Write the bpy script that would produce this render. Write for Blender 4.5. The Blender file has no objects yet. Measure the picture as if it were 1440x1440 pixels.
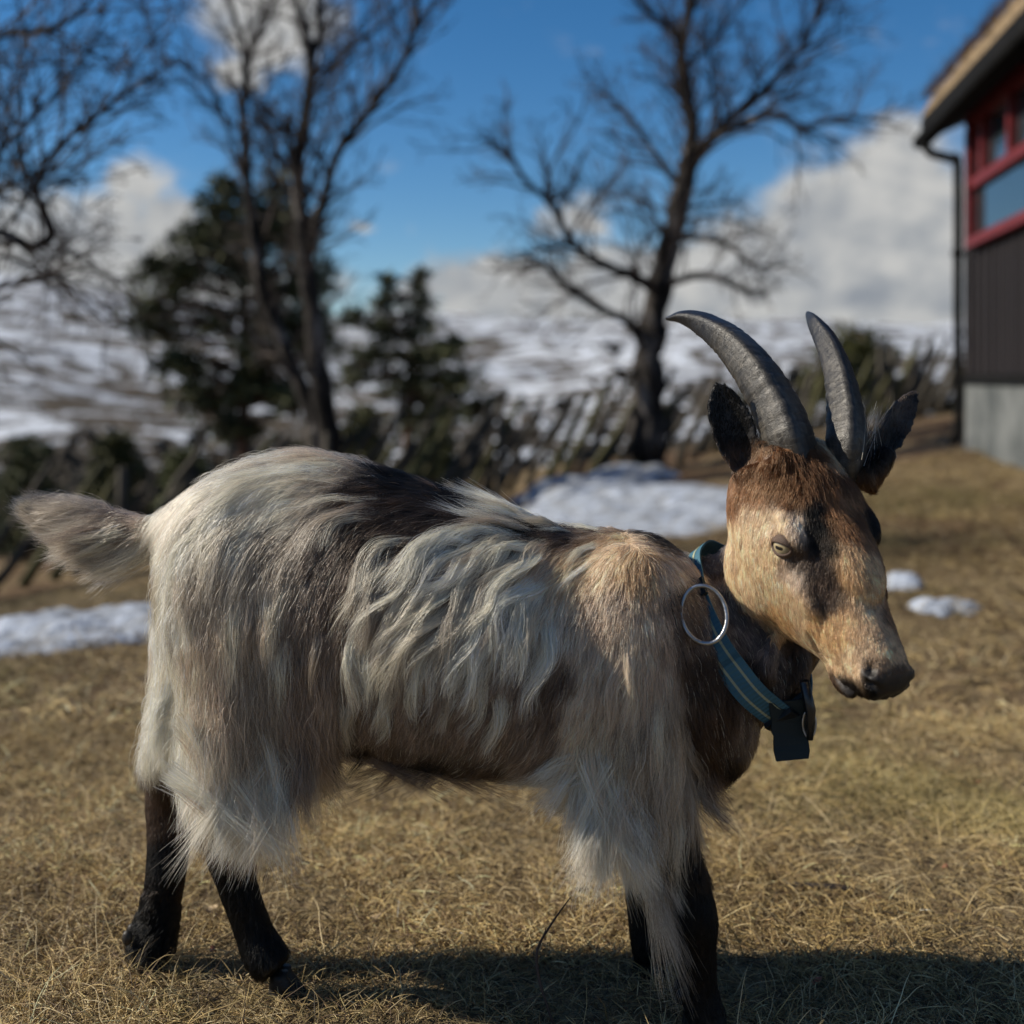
import bpy, bmesh, math, random, os
import numpy as np
from mathutils import Vector, Matrix
from mathutils.bvhtree import BVHTree
from mathutils.kdtree import KDTree

random.seed(7); RNG = np.random.default_rng(7)
SC = bpy.context.scene
COL = SC.collection
FUR = os.environ.get('NOFUR') is None

# ------------------------------------------------------------------ camera
F, HOR, CX, CH = 1738.0, 532.0, 720.0, 0.80      # focal length in photo pixels, horizon row, centre column, eye height
def P(px, py, Y): return Vector(((px-CX)/F*Y, Y, CH-(py-HOR)/F*Y))
cam = bpy.data.cameras.new('camera'); co = bpy.data.objects.new('camera', cam); COL.objects.link(co)
co.location = (0, 0, CH); co.rotation_euler = (math.radians(90), 0, 0)
cam.sensor_width = 36; cam.lens = F/1440*36; cam.shift_y = -(720-HOR)/1440
cam.clip_start = .05; cam.clip_end = 12000
cam.dof.use_dof = True; cam.dof.focus_distance = 1.50; cam.dof.aperture_fstop = 2.7
SC.camera = co

# ------------------------------------------------------------------ node helpers
def nd(nt, typ, **kw):
    n = nt.nodes.new(typ)
    for k, v in kw.items():
        if k.startswith('i_'):
            k = k[2:]; k = int(k) if k.isdigit() else k.replace('_', ' ')
            if hasattr(v, 'is_linked') or isinstance(v, bpy.types.NodeSocket): nt.links.new(v, n.inputs[k])
            else: n.inputs[k].default_value = v
        else: setattr(n, k, v)
    return n
def M(nt, op, a, b=None, c=None):
    n = nt.nodes.new('ShaderNodeMath'); n.operation = op
    for i, v in enumerate((a, b, c)):
        if v is None: continue
        if isinstance(v, bpy.types.NodeSocket): nt.links.new(v, n.inputs[i])
        else: n.inputs[i].default_value = v
    return n.outputs[0]
def ramp(nt, fac, stops, interp='LINEAR'):
    n = nt.nodes.new('ShaderNodeValToRGB'); n.color_ramp.interpolation = interp
    e = n.color_ramp.elements
    while len(e) < len(stops): e.new(.5)
    for i, (p, c) in enumerate(stops):
        e[i].position = p; e[i].color = (*c, 1) if len(c) == 3 else c
    nt.links.new(fac, n.inputs[0]); return n.outputs[0]
def mixc(nt, f, a, b):
    n = nt.nodes.new('ShaderNodeMix'); n.data_type = 'RGBA'
    for s, v in ((0, f), (6, a), (7, b)):
        if isinstance(v, bpy.types.NodeSocket): nt.links.new(v, n.inputs[s])
        elif s: n.inputs[s].default_value = (*v, 1)
        else: n.inputs[s].default_value = v
    return n.outputs[2]
def noise(nt, vec, scale, detail=4, rough=.55, dist=0):
    n = nd(nt, 'ShaderNodeTexNoise', i_Scale=scale, i_Detail=detail, i_Roughness=rough, i_Distortion=dist)
    if vec is not None: nt.links.new(vec, n.inputs['Vector'])
    return n.outputs[0]
def sstep(nt, v, a, b):
    n = nt.nodes.new('ShaderNodeMapRange'); n.interpolation_type = 'SMOOTHSTEP'
    nt.links.new(v, n.inputs[0]); n.inputs[1].default_value = a; n.inputs[2].default_value = b
    return n.outputs[0]

# ------------------------------------------------------------------ sky, clouds, sun, exposure
SUN_EL, SUN_AZ = math.radians(33), math.radians(-88)        # azimuth from +Y, clockwise
w = bpy.data.worlds.new('World'); SC.world = w; w.use_nodes = True
nt = w.node_tree; nt.nodes.clear()
sky = nd(nt, 'ShaderNodeTexSky', sky_type='NISHITA', sun_disc=False, sun_elevation=SUN_EL, sun_rotation=SUN_AZ % (2*math.pi),
         altitude=1500, air_density=1.0, dust_density=.25, ozone_density=3.0)
tc = nd(nt, 'ShaderNodeTexCoord'); sx = nd(nt, 'ShaderNodeSeparateXYZ', i_0=tc.outputs['Generated'])
X, Y, Z = sx.outputs
az = M(nt, 'ARCTAN2', X, Y); el = M(nt, 'ARCSINE', Z)
cv = nd(nt, 'ShaderNodeCombineXYZ', i_0=az, i_1=M(nt, 'MULTIPLY', el, 1.35), i_2=0.0).outputs[0]
wn = nd(nt, 'ShaderNodeTexNoise', i_Scale=9.0, i_Detail=5.0, i_Roughness=.6); nt.links.new(cv, wn.inputs['Vector'])
ws = nd(nt, 'ShaderNodeSeparateXYZ', i_0=wn.outputs['Color'])
azw = M(nt, 'MULTIPLY_ADD', M(nt, 'SUBTRACT', ws.outputs[0], .5), .10, az)
elw = M(nt, 'MULTIPLY_ADD', M(nt, 'SUBTRACT', ws.outputs[1], .5), .07, el)
def blob(px, py, rx, ry, pw=1.0):
    a = math.atan((px-CX)/F); e = math.atan((HOR-py)/F*math.cos(a))
    dx = M(nt, 'DIVIDE', M(nt, 'SUBTRACT', azw, a), rx/F); dy = M(nt, 'DIVIDE', M(nt, 'SUBTRACT', elw, e), ry/F)
    return M(nt, 'SUBTRACT', pw, M(nt, 'SQRT', M(nt, 'ADD', M(nt, 'MULTIPLY', dx, dx), M(nt, 'MULTIPLY', dy, dy))))
clouds = [(375,25,150,85,1.),(330,85,70,55,.9),(200,260,75,70,.95),(90,360,220,110,1.25),(260,330,100,70,1.0),(130,440,300,90,1.4),(485,330,40,18,.8),
          (600,420,60,50,1.0),(720,430,170,80,1.25),(810,305,55,50,1.0),(880,420,150,80,1.25),(1060,390,160,100,1.3),(1120,340,80,50,.9),(1260,290,110,115,1.3),(1250,390,200,150,1.5),
          (1420,350,170,170,1.2),(-200,330,260,150,1.),(1700,150,200,120,1.),(560,480,900,45,1.35)]
d = None
for c in clouds:
    b = blob(*c); d = b if d is None else M(nt, 'SMOOTH_MAX', d, b, .1)
n1 = noise(nt, cv, 16, 8, .62); n1s = noise(nt, nd(nt, 'ShaderNodeVectorMath', operation='ADD', i_0=cv, i_1=(-.012, .016, 0)).outputs[0], 16, 8, .62)
big = noise(nt, cv, 2.6, 5, .55)
away = sstep(nt, M(nt, 'ABSOLUTE', az), .5, .75)
gen = M(nt, 'MULTIPLY', M(nt, 'SUBTRACT', big, .5), M(nt, 'MULTIPLY', away, 5.0))
d2 = M(nt, 'MAXIMUM', d, gen)
dens = M(nt, 'ADD', d2, M(nt, 'MULTIPLY', M(nt, 'SUBTRACT', n1, .5), 1.5))
mask = sstep(nt, dens, .12, .62)
relief = M(nt, 'MULTIPLY_ADD', M(nt, 'SUBTRACT', n1, n1s), 2.4, .6)
big2 = noise(nt, cv, 7, 3, .5)
relief = M(nt, 'ADD', relief, M(nt, 'MULTIPLY', M(nt, 'SUBTRACT', big2, .5), 1.6))
ccol = ramp(nt, relief, [(0.0, (4.6, 5.1, 5.8)), (.42, (6.8, 7.1, 7.4)), (.95, (9.6, 9.6, 9.4))])
hs = nd(nt, 'ShaderNodeHueSaturation', i_Saturation=1.30, i_Value=1.75, i_Color=sky.outputs[0])
skyc = mixc(nt, mask, hs.outputs[0], ccol)
bg = nd(nt, 'ShaderNodeBackground', i_Color=skyc, i_Strength=.045)
nt.links.new(bg.outputs[0], nd(nt, 'ShaderNodeOutputWorld').inputs[0])
w.cycles.sampling_method = 'MANUAL'; w.cycles.sample_map_resolution = 512

sl = bpy.data.lights.new('sun', 'SUN'); sl.energy = 5.0; sl.angle = math.radians(.53); sl.color = (1, .91, .77)
so = bpy.data.objects.new('sun', sl); COL.objects.link(so)
SUNV = Vector((math.cos(SUN_EL)*math.sin(SUN_AZ), math.cos(SUN_EL)*math.cos(SUN_AZ), math.sin(SUN_EL)))
so.rotation_euler = SUNV.to_track_quat('Z', 'Y').to_euler(); so.location = SUNV*30
SC.view_settings.view_transform = 'Standard'; SC.view_settings.look = 'None'; SC.view_settings.gamma = 1
SC.view_settings.exposure = 0.36
SC.render.engine = 'CYCLES'; SC.cycles.use_denoising = True; SC.cycles.max_bounces = 6
SC.cycles_curves.shape = 'RIBBONS'; SC.cycles_curves.subdivisions = 2

# ------------------------------------------------------------------ materials
def mat(name, build, rough=.8, spec=.3):
    m = bpy.data.materials.new(name); m.use_nodes = True; t = m.node_tree; t.nodes.clear()
    b = nd(t, 'ShaderNodeBsdfPrincipled', i_Roughness=rough); b.inputs['Specular IOR Level'].default_value = spec
    t.links.new(b.outputs[0], nd(t, 'ShaderNodeOutputMaterial').inputs[0])
    build(t, b); return m
def setc(t, b, c):
    if isinstance(c, bpy.types.NodeSocket): t.links.new(c, b.inputs['Base Color'])
    else: b.inputs['Base Color'].default_value = (*c, 1)
def bump(t, b, h, s=.4, d=.01):
    n = nd(t, 'ShaderNodeBump', i_Strength=s, i_Distance=d, i_Height=h); t.links.new(n.outputs[0], b.inputs['Normal'])
def objc(t): return nd(t, 'ShaderNodeTexCoord').outputs['Object']
def stretch(t, v, s):
    return nd(t, 'ShaderNodeMapping', i_Vector=v, i_Scale=s).outputs[0]
def noisy(name, c0, c1, scale=8, rough=.8, st=(1, 1, 1), spec=.3, bs=.3, bd=.01, lo=.35, hi=.65, detail=5):
    def f(t, b):
        v = stretch(t, objc(t), st); n = noise(t, v, scale, detail, .6)
        setc(t, b, ramp(t, n, [(lo, c0), (hi, c1)])); bump(t, b, n, bs, bd)
    return mat(name, f, rough, spec)

def f_ground(t, b):
    v = nd(t, 'ShaderNodeNewGeometry').outputs['Position']
    v2 = stretch(t, v, (1, .55, 1))
    s = nd(t, 'ShaderNodeSeparateXYZ', i_0=v)
    r = nd(t, 'ShaderNodeVectorMath', operation='LENGTH', i_0=v).outputs['Value']
    a = noise(t, v2, 1.1, 6, .6); bn = noise(t, v, 9, 6, .65); fine = noise(t, v, 60, 5, .7); g = noise(t, v2, .8, 4, .5, .5)
    straw = ramp(t, fine, [(.3, (.07, .048, .026)), (.5, (.24, .18, .10)), (.7, (.42, .34, .20))])
    brown = ramp(t, bn, [(.3, (.045, .028, .018)), (.7, (.15, .095, .055))])
    k = sstep(t, M(t, 'ADD', M(t, 'MULTIPLY', a, .6), M(t, 'MULTIPLY', bn, .4)), .44, .6)
    near = sstep(t, s.outputs[1], 4.2, 2.0)
    k = M(t, 'MAXIMUM', k, near)
    c = mixc(t, k, brown, straw)
    gk = M(t, 'MULTIPLY', sstep(t, g, .56, .68), .35)
    c = mixc(t, gk, c, (.12, .13, .035))
    # far moor: snow fields with bare heath showing through
    sv = stretch(t, v, (.03, .03, .0))
    sn = noise(t, sv, 1.0, 7, .68, .4); sn2 = noise(t, stretch(t, v, (.004, .006, 0)), 1., 4, .5)
    snk = M(t, 'ADD', sn, M(t, 'MULTIPLY', M(t, 'SUBTRACT', sn2, .5), .5))
    hi = sstep(t, r, 60, 1600)
    snk = sstep(t, M(t, 'ADD', snk, M(t, 'MULTIPLY', hi, .05)), .51, .57)
    far = sstep(t, r, 14, 30)
    heath = ramp(t, noise(t, stretch(t, v, (.1, .1, .1)), 1., 5, .6), [(.35, (.025, .024, .018)), (.65, (.11, .085, .06))])
    fc = mixc(t, snk, heath, (.54, .58, .64))
    c = mixc(t, far, c, fc)
    setc(t, b, c); bump(t, b, fine, .9, .02)
GROUND = mat('dry_grass_ground', f_ground, .95, .1)
def f_snow(t, b):
    v = nd(t, 'ShaderNodeNewGeometry').outputs['Position']
    n = noise(t, v, 7, 6, .65); n2 = noise(t, v, 60, 3, .6)
    setc(t, b, ramp(t, n, [(.32, (.16, .15, .14)), (.42, (.25, .27, .30)), (.58, (.38, .43, .52))])); bump(t, b, M(t, 'ADD', n, M(t, 'MULTIPLY', n2, .2)), .9, .06)
SNOW = mat('old_snow', f_snow, .7, .3)
def f_bark(t, b):
    v = objc(t); n = noise(t, stretch(t, v, (1, 1, .35)), 7, 6, .65, .5); m2 = noise(t, stretch(t, v, (1, 1, 2.5)), 22, 3, .6)
    c = ramp(t, n, [(.42, (.010, .009, .008)), (.55, (.038, .033, .030)), (.68, (.24, .22, .205))])
    c = mixc(t, M(t, 'MULTIPLY', sstep(t, m2, .52, .6), .7), c, (.02, .018, .016))
    setc(t, b, c); bump(t, b, n, .8, .03)
BARK = mat('birch_bark', f_bark, .9, .15)
TWIG = noisy('twig_bark', (.018, .013, .011), (.06, .044, .037), 4, .8)
PBARK = noisy('pine_bark', (.03, .02, .015), (.15, .085, .055), 9, .9, (1, 1, .3))
def f_needle(c0, c1):
    def f(t, b):
        v = objc(t); n = noise(t, v, 1.3, 4, .6)
        setc(t, b, ramp(t, n, [(.35, c0), (.65, c1)]))
    return f
NEEDLE = mat('pine_needles', f_needle((.022, .030, .014), (.10, .11, .045)), .7, .3)
NEEDLE2 = mat('juniper_needles', f_needle((.028, .034, .012), (.085, .085, .025)), .7, .3)
SCRUB = mat('bare_scrub', f_needle((.02, .02, .016), (.07, .055, .04)), .8, .2)
RAIL = noisy('weathered_rail', (.018, .016, .013), (.11, .097, .075), 6, .85, (1, 1, .15))
RAILG = noisy('mossy_rail', (.025, .025, .010), (.10, .095, .04), 6, .85, (1, 1, .15))
PLANK = noisy('dark_stained_plank', (.006, .0045, .005), (.018, .0135, .0145), 5, .7, (1, 1, .06), bs=.5)
BLACKP = noisy('black_paint', (.004, .004, .004), (.010, .010, .010), 12, .8, spec=.1)
REDP = noisy('red_paint', (.085, .010, .011), (.15, .018, .018), 14, .5)
STONE = noisy('grey_foundation', (.06, .068, .07), (.15, .16, .16), 3, .9)
TURF = noisy('turf_roof', (.12, .085, .05), (.38, .28, .17), 20, .95, bs=1, bd=.05)
def f_glass(t, b):
    setc(t, b, (.02, .03, .035)); b.inputs['Metallic'].default_value = 0
    b.inputs['IOR'].default_value = 1.9
GLASS = mat('window_glass', f_glass, .04, 1.0)
CURT = noisy('pale_curtain', (.4, .42, .45), (.6, .62, .65), 10, .9, (1, 6, .2))

# ------------------------------------------------------------------ object helpers
def prop(o, label=None, cat=None, group=None, kind=None):
    if label: o['label'] = label
    if cat: o['category'] = cat
    if group: o['group'] = group
    if kind: o['kind'] = kind
    return o
def empty(name, loc, label, cat, group=None, rz=0):
    o = bpy.data.objects.new(name, None); COL.objects.link(o); o.location = loc; o.rotation_euler[2] = rz
    o.empty_display_size = .05
    return prop(o, label, cat, group)
def par(o, parent):
    o.parent = parent
    bpy.context.view_layer.update()
    o.matrix_parent_inverse = parent.matrix_world.inverted()
class MB:
    def __init__(s): s.v = []; s.f = []; s.n = 0
    def add(s, v, f):
        v = np.asarray(v, float); s.v.append(v)
        s.f += [tuple(i+s.n for i in q) for q in f]; s.n += len(v)
    def tube(s, pts, rad, sides=6, cap=True, squash=None):
        pts = np.array([tuple(p) for p in pts], float); n = len(pts)
        rad = np.broadcast_to(np.asarray(rad, float), (n,))
        T = np.gradient(pts, axis=0); T /= np.linalg.norm(T, axis=1)[:, None]+1e-12
        ref = np.array([0, 0, 1.]) if abs(T[0, 2]) < .9 else np.array([0, 1., 0])
        U = np.cross(T[0], ref); U /= np.linalg.norm(U)
        V = []
        for i in range(n):
            U = U-T[i]*np.dot(U, T[i]); U /= np.linalg.norm(U)+1e-12; W = np.cross(T[i], U)
            a = np.arange(sides)*2*math.pi/sides
            V.append(pts[i]+rad[i]*(np.cos(a)[:, None]*U+np.sin(a)[:, None]*W))
        f = [(i*sides+j, i*sides+(j+1) % sides, (i+1)*sides+(j+1) % sides, (i+1)*sides+j) for i in range(n-1) for j in range(sides)]
        if cap: f += [tuple(range(sides))[::-1], tuple((n-1)*sides+j for j in range(sides))]
        s.add(np.concatenate(V), f)
    def box(s, c, h, R=None):
        v = np.array([(x, y, z) for x in (-1, 1) for y in (-1, 1) for z in (-1, 1)], float)*np.array(h)
        if R is not None: v = v@np.array(R).T
        s.add(v+np.array(tuple(c)), [(0, 1, 3, 2), (4, 6, 7, 5), (0, 4, 5, 1), (2, 3, 7, 6), (0, 2, 6, 4), (1, 5, 7, 3)])
    def loft(s, rings, cap=True):
        n = len(rings[0]); f = [(i*n+j, i*n+(j+1) % n, (i+1)*n+(j+1) % n, (i+1)*n+j) for i in range(len(rings)-1) for j in range(n)]
        if cap: f += [tuple(range(n))[::-1], tuple((len(rings)-1)*n+j for j in range(n))]
        s.add(np.concatenate(rings), f)
    def ellipsoid(s, c, r, R=None, nu=16, nv=10):
        rings = []
        for i in range(nv+1):
            ph = math.pi*(i+.02)/(nv+.04); a = np.arange(nu)*2*math.pi/nu
            v = np.stack([np.sin(ph)*np.cos(a)*r[0], np.sin(ph)*np.sin(a)*r[1], np.full(nu, math.cos(ph)*r[2])], 1)
            if R is not None: v = v@np.array(R).T
            rings.append(v+np.array(tuple(c)))
        s.loft(rings)
    def mesh(s, name, smooth=True):
        me = bpy.data.meshes.new(name); V = np.concatenate(s.v)
        me.from_pydata(V.tolist(), [], s.f); me.validate(); me.update()
        if smooth: me.polygons.foreach_set('use_smooth', np.ones(len(me.polygons), bool))
        return me
    def obj(s, name, m, parent=None, smooth=True, recalc=False):
        me = s.mesh(name, smooth)
        if recalc:
            bm = bmesh.new(); bm.from_mesh(me); bmesh.ops.recalc_face_normals(bm, faces=bm.faces); bm.to_mesh(me); bm.free()
        me.materials.append(m)
        o = bpy.data.objects.new(name, me); COL.objects.link(o)
        if parent: par(o, parent)
        return o
def resample(pts, rads, k):
    """Catmull-Rom through control points"""
    p = np.array([tuple(q) for q in pts], float); r = np.array(rads, float)
    A = np.column_stack([p, r]); A = np.vstack([2*A[0]-A[1], A, 2*A[-1]-A[-2]]); out = []
    for i in range(1, len(A)-2):
        for t in np.linspace(0, 1, k, endpoint=False):
            a, b, c, d_ = A[i-1], A[i], A[i+1], A[i+2]
            out.append(.5*((2*b)+(-a+c)*t+(2*a-5*b+4*c-d_)*t*t+(-a+3*b-3*c+d_)*t**3))
    out.append(A[-2]); out = np.array(out); return out[:, :3], np.maximum(out[:, 3], 1e-4)

# ------------------------------------------------------------------ terrain
def ss(x, a, b): t = np.clip((x-a)/(b-a), 0, 1); return t*t*(3-2*t)
_ph = RNG.uniform(0, 6.28, (40, 3))
def wob(x, y, s, n=6, o=0):
    z = 0; amp = 1; tot = 0
    for k in range(n):
        a = _ph[(k+o) % 40, 0]; z = z+amp*np.sin((x*math.cos(a)+y*math.sin(a))*s*1.7**k+_ph[(k+o) % 40, 1]+1.3*np.sin((x*math.sin(a)-y*math.cos(a))*s*1.3**k+_ph[(k+o) % 40, 2])); tot += amp; amp *= .6
    return z/tot
def gz(x, y):
    x = np.asarray(x, float); y = np.asarray(y, float)
    r = np.hypot(x, y); azm = np.arctan2(x, y)
    s = ss(y, 1.9, 8.5)
    near = s*(.15*np.clip(x, -9, 5)-.205)+.012*wob(x, y, 5)*ss(r, 1.0, 3)+.004*wob(x, y, 23, 4, 9)+.03*wob(x, y, 1.3, 4, 5)*ss(y, 2.2, 5)
    out = ss(r, 12.5, 60)
    drop = -.13*np.clip(r-12.5, 0, 150)-.0*r
    azp = 720+F*np.tan(np.clip(azm, -.9, .9))
    top = np.interp(azp, [-1200, 0, 200, 450, 700, 950, 1300, 2200], [420, 405, 430, 458, 458, 452, 470, 440])
    ridge = (HOR-top)/F*3000
    far = ss(r, 300, 3000)*(ridge+22)+ss(r, 120, 900)*(14*wob(x, y, .012, 5, 3)) + ss(r, 800, 2600)*18*wob(x, y, .0035, 4, 13) - ss(r, 3100, 5200)*160
    return near*(1-out)+(-.3+drop)*ss(r, 12.5, 18)+far
def G(px, py, y0=1.0, y1=400):
    """point where the sight line through a photo pixel meets the ground"""
    ys = np.concatenate([np.linspace(y0, 20, 3000), np.geomspace(20, y1, 1500)])
    zs = CH-(py-HOR)/F*ys; xs = (px-CX)/F*ys
    k = np.argmax(zs < gz(xs, ys)); return Vector((xs[k], ys[k], float(gz(xs[k], ys[k]))))
def axis(a, b, st, far, g=1.09):
    c = list(np.arange(a, b, st)); x = b; s_ = st
    while x < far: c.append(x); s_ *= g; x += s_
    x = a; s_ = st; l = []
    while x > -far: s_ *= g; x -= s_; l.append(x)
    return np.array(l[::-1]+c)
xs, ys = axis(-3, 3, .045, 6500), axis(.7, 6, .045, 6500)
XX, YY = np.meshgrid(xs, ys); ZZ = gz(XX, YY)
nx, ny = len(xs), len(ys)
V = np.stack([XX.ravel(), YY.ravel(), ZZ.ravel()], 1)
I = np.arange(nx*ny).reshape(ny, nx)
q = np.stack([I[:-1, :-1], I[:-1, 1:], I[1:, 1:], I[1:, :-1]], -1).reshape(-1, 4)
me = bpy.data.meshes.new('ground'); me.from_pydata(V.tolist(), [], q.tolist()); me.materials.append(GROUND)
me.polygons.foreach_set('use_smooth', np.ones(len(me.polygons), bool))
prop_o = bpy.data.objects.new('ground', me); COL.objects.link(prop_o); prop(prop_o, kind='structure')

# ------------------------------------------------------------------ snow patches
def snow(px, py, ax, ay, h, label, rot=0, seed=0):
    c = G(px, py); n, m = 110, 30; rr = np.random.default_rng(seed)
    a = np.arange(n)*2*math.pi/n
    R = 1+sum(rr.uniform(-.16, .16)/max(k-1, 1)**.6*np.sin(k*a+rr.uniform(0, 6.28)) for k in range(2, 9))
    b = MB(); V = []; 
    for i in range(m+1):
        t = i/m; x = t*R*ax*np.cos(a); y = t*R*ay*np.sin(a)
        x, y = c.x+x*math.cos(rot)-y*math.sin(rot), c.y+x*math.sin(rot)+y*math.cos(rot)
        z = gz(x, y)+h*(1-t**2.5)*(1+.45*wob(x, y, 6, 4, seed)+.35*wob(x, y, 15, 4, seed+7))+.35*h*t*(1-t)*4-.015*(t > .97)
        V.append(np.stack([x, y, z], 1))
    b.loft(V[::-1], cap=True)
    o = b.obj('snow_patch', SNOW); prop(o, label, 'snow patch', 'snow patches left on the grass')
snow(885, 725, .85, 1.7, .05, 'large bluish snow bank on the grass behind the goat in front of the fence', .1, 1)
snow(835, 688, .75, .45, .11, 'rounded snow hump at the foot of the leaning fence behind the bank', .0, 2)
snow(175, 885, .75, .33, .07, 'long low snow strip on the grass below the goat tail', .25, 3)
snow(30, 918, .42, .16, .04, 'thin bluish tongue of snow at the left picture edge', .15, 4)
snow(1270, 822, .085, .10, .03, 'small snow lump beside the goat muzzle, the farther of two', 0, 5)
snow(1328, 858, .12, .10, .025, 'small white snow lump right of the goat muzzle, the nearer of two', 0, 6)

# ------------------------------------------------------------------ bare birches
def grow(buf, p0, d0, L, r0, lev, rr, sag=0.0, stub=.0031):
    """a wandering branch with children, all real tubes"""
    n = max(4, int(L/.14)) if lev < 2 else 4
    pts = [np.array(p0, float)]; d_ = np.array(d0, float); d_ /= np.linalg.norm(d_)
    for i in range(n):
        d_ = d_+rr.normal(0, .17 if lev < 2 else .12, 3)+np.array([0, 0, .05-sag*i/n]); d_ /= np.linalg.norm(d_)
        pts.append(pts[-1]+d_*L/n)
    rad = np.linspace(r0, max(stub, r0*.35), n+1)
    buf.tube(pts, rad, 5 if lev < 1 else 3 if lev > 1 else 4, cap=False)
    if lev >= 3: return
    kids(buf, np.array(pts), rad, L, lev, rr, sag)
def kids(buf, pts, rad, L, lev, rr, sag, dens=1.0, start=.25):
    nk = int((L*[3.6, 7.5, 9, 8][lev]+1.5)*dens)
    for k in range(nk):
        t = start+(1-start)*(k+rr.random())/nk; f = t*(len(pts)-1); i = min(int(f), len(pts)-2); p = pts[i]+(pts[i+1]-pts[i])*(f-i)
        T = pts[i+1]-pts[i]; T /= np.linalg.norm(T); s = rr.normal(0, 1, 3); s -= T*np.dot(s, T); s /= np.linalg.norm(s)
        ang = rr.uniform(.5, 1.1); d_ = T*math.cos(ang)+s*math.sin(ang); d_[2] += .15
        l = min(L, 2.2)*rr.uniform(.28, .55)*(1.15-.6*t)
        grow(buf, p, d_, l, min(rad[i]*.5, .0028+.014*l), lev+1, rr, sag)
def birch(name, base, limbs, Y, label, cat, seed, dens=1.0, sag=.15):
    """limbs: list of (name, [(px,py,width_px,dY)...]) traced as centre lines, each given its own depth"""
    rr = np.random.default_rng(seed)
    root = empty(name, base, label, cat, 'bare birch trees in the garden')
    tw = MB()
    for kind, pl, spawn in limbs:
        pts = [P(a, b_, Y+d_) for a, b_, w_, d_ in pl]; rad = [w_*.42/F*(Y+d_) for a, b_, w_, d_ in pl]
        p, r = resample(pts, rad, 5)
        p = p+rr.normal(0, 1, p.shape)*r[:, None]*.12
        r = r*(1+.10*rr.normal(0, 1, len(r)).clip(-1.5, 1.5))
        b = MB(); b.tube(p, r, 12 if kind == 'trunk' else 8); o = b.obj(kind, BARK, root)
        L = np.linalg.norm(np.diff(p, axis=0), axis=1).sum()
        if spawn: kids(tw, p, r, L, 0 if spawn > 1 else 1, rr, sag, dens, .12 if kind != 'trunk' else .35)
    o = tw.obj('twigs', TWIG, root, smooth=False); o['kind'] = 'stuff'
    return root
Yb = 9.6; b0 = G(465, 690); b0 = P(468, 668, Yb)
birch('birch_tree', (b0.x, Yb, float(gz(b0.x, Yb))), [
    ('trunk', [(470,700,46,0),(465,640,40,0),(455,560,36,0),(441,450,30,0),(428,340,27,.05),(418,240,22,.1),(432,150,20,.15),(436,80,17,.2),(416,0,13,.25),(405,-70,9,.3),(400,-200,4,.3)], 2),
    ('limb', [(462,665,30,.05),(430,560,27,.15),(395,480,25,.25),(365,385,22,.35),(350,270,18,.4),(342,150,15,.45),(345,80,12,.45),(322,0,9,.5),(300,-90,6,.5),(290,-180,3,.5)], 2),
    ('limb', [(433,350,19,.0),(452,290,17,-.1),(475,215,15,-.2),(495,185,15,-.25),(540,130,13,-.3),(575,65,11,-.35),(587,0,10,-.4),(590,-80,6,-.4),(600,-160,3,-.4)], 2),
    ('limb', [(434,90,12,.2),(448,50,10,.2),(447,0,9,.2),(455,-80,5,.3)], 2),
    ('limb', [(350,270,8,.4),(330,210,8,.3),(300,130,7,.2),(265,95,5,.1),(230,80,3,0)], 2),
    ('limb', [(343,95,8,.45),(365,50,7,.4),(385,0,6,.3),(395,-60,3,.3)], 1),
    ('limb', [(445,120,8,-.05),(480,80,8,-.1),(530,40,7,-.2),(570,0,5,-.3)], 2),
    ('limb', [(416,245,12,.05),(405,200,12,.0),(407,160,11,-.05)], 1),
    ('limb', [(425,330,8,.1),(395,230,7,.2),(355,150,5,.3)], 1)],
    Yb, 'bare birch with two crossing dark stems behind the goat rump', 'tree', 3, 2.4)
Yb = 11.0; b0 = P(910, 655, Yb)
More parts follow.
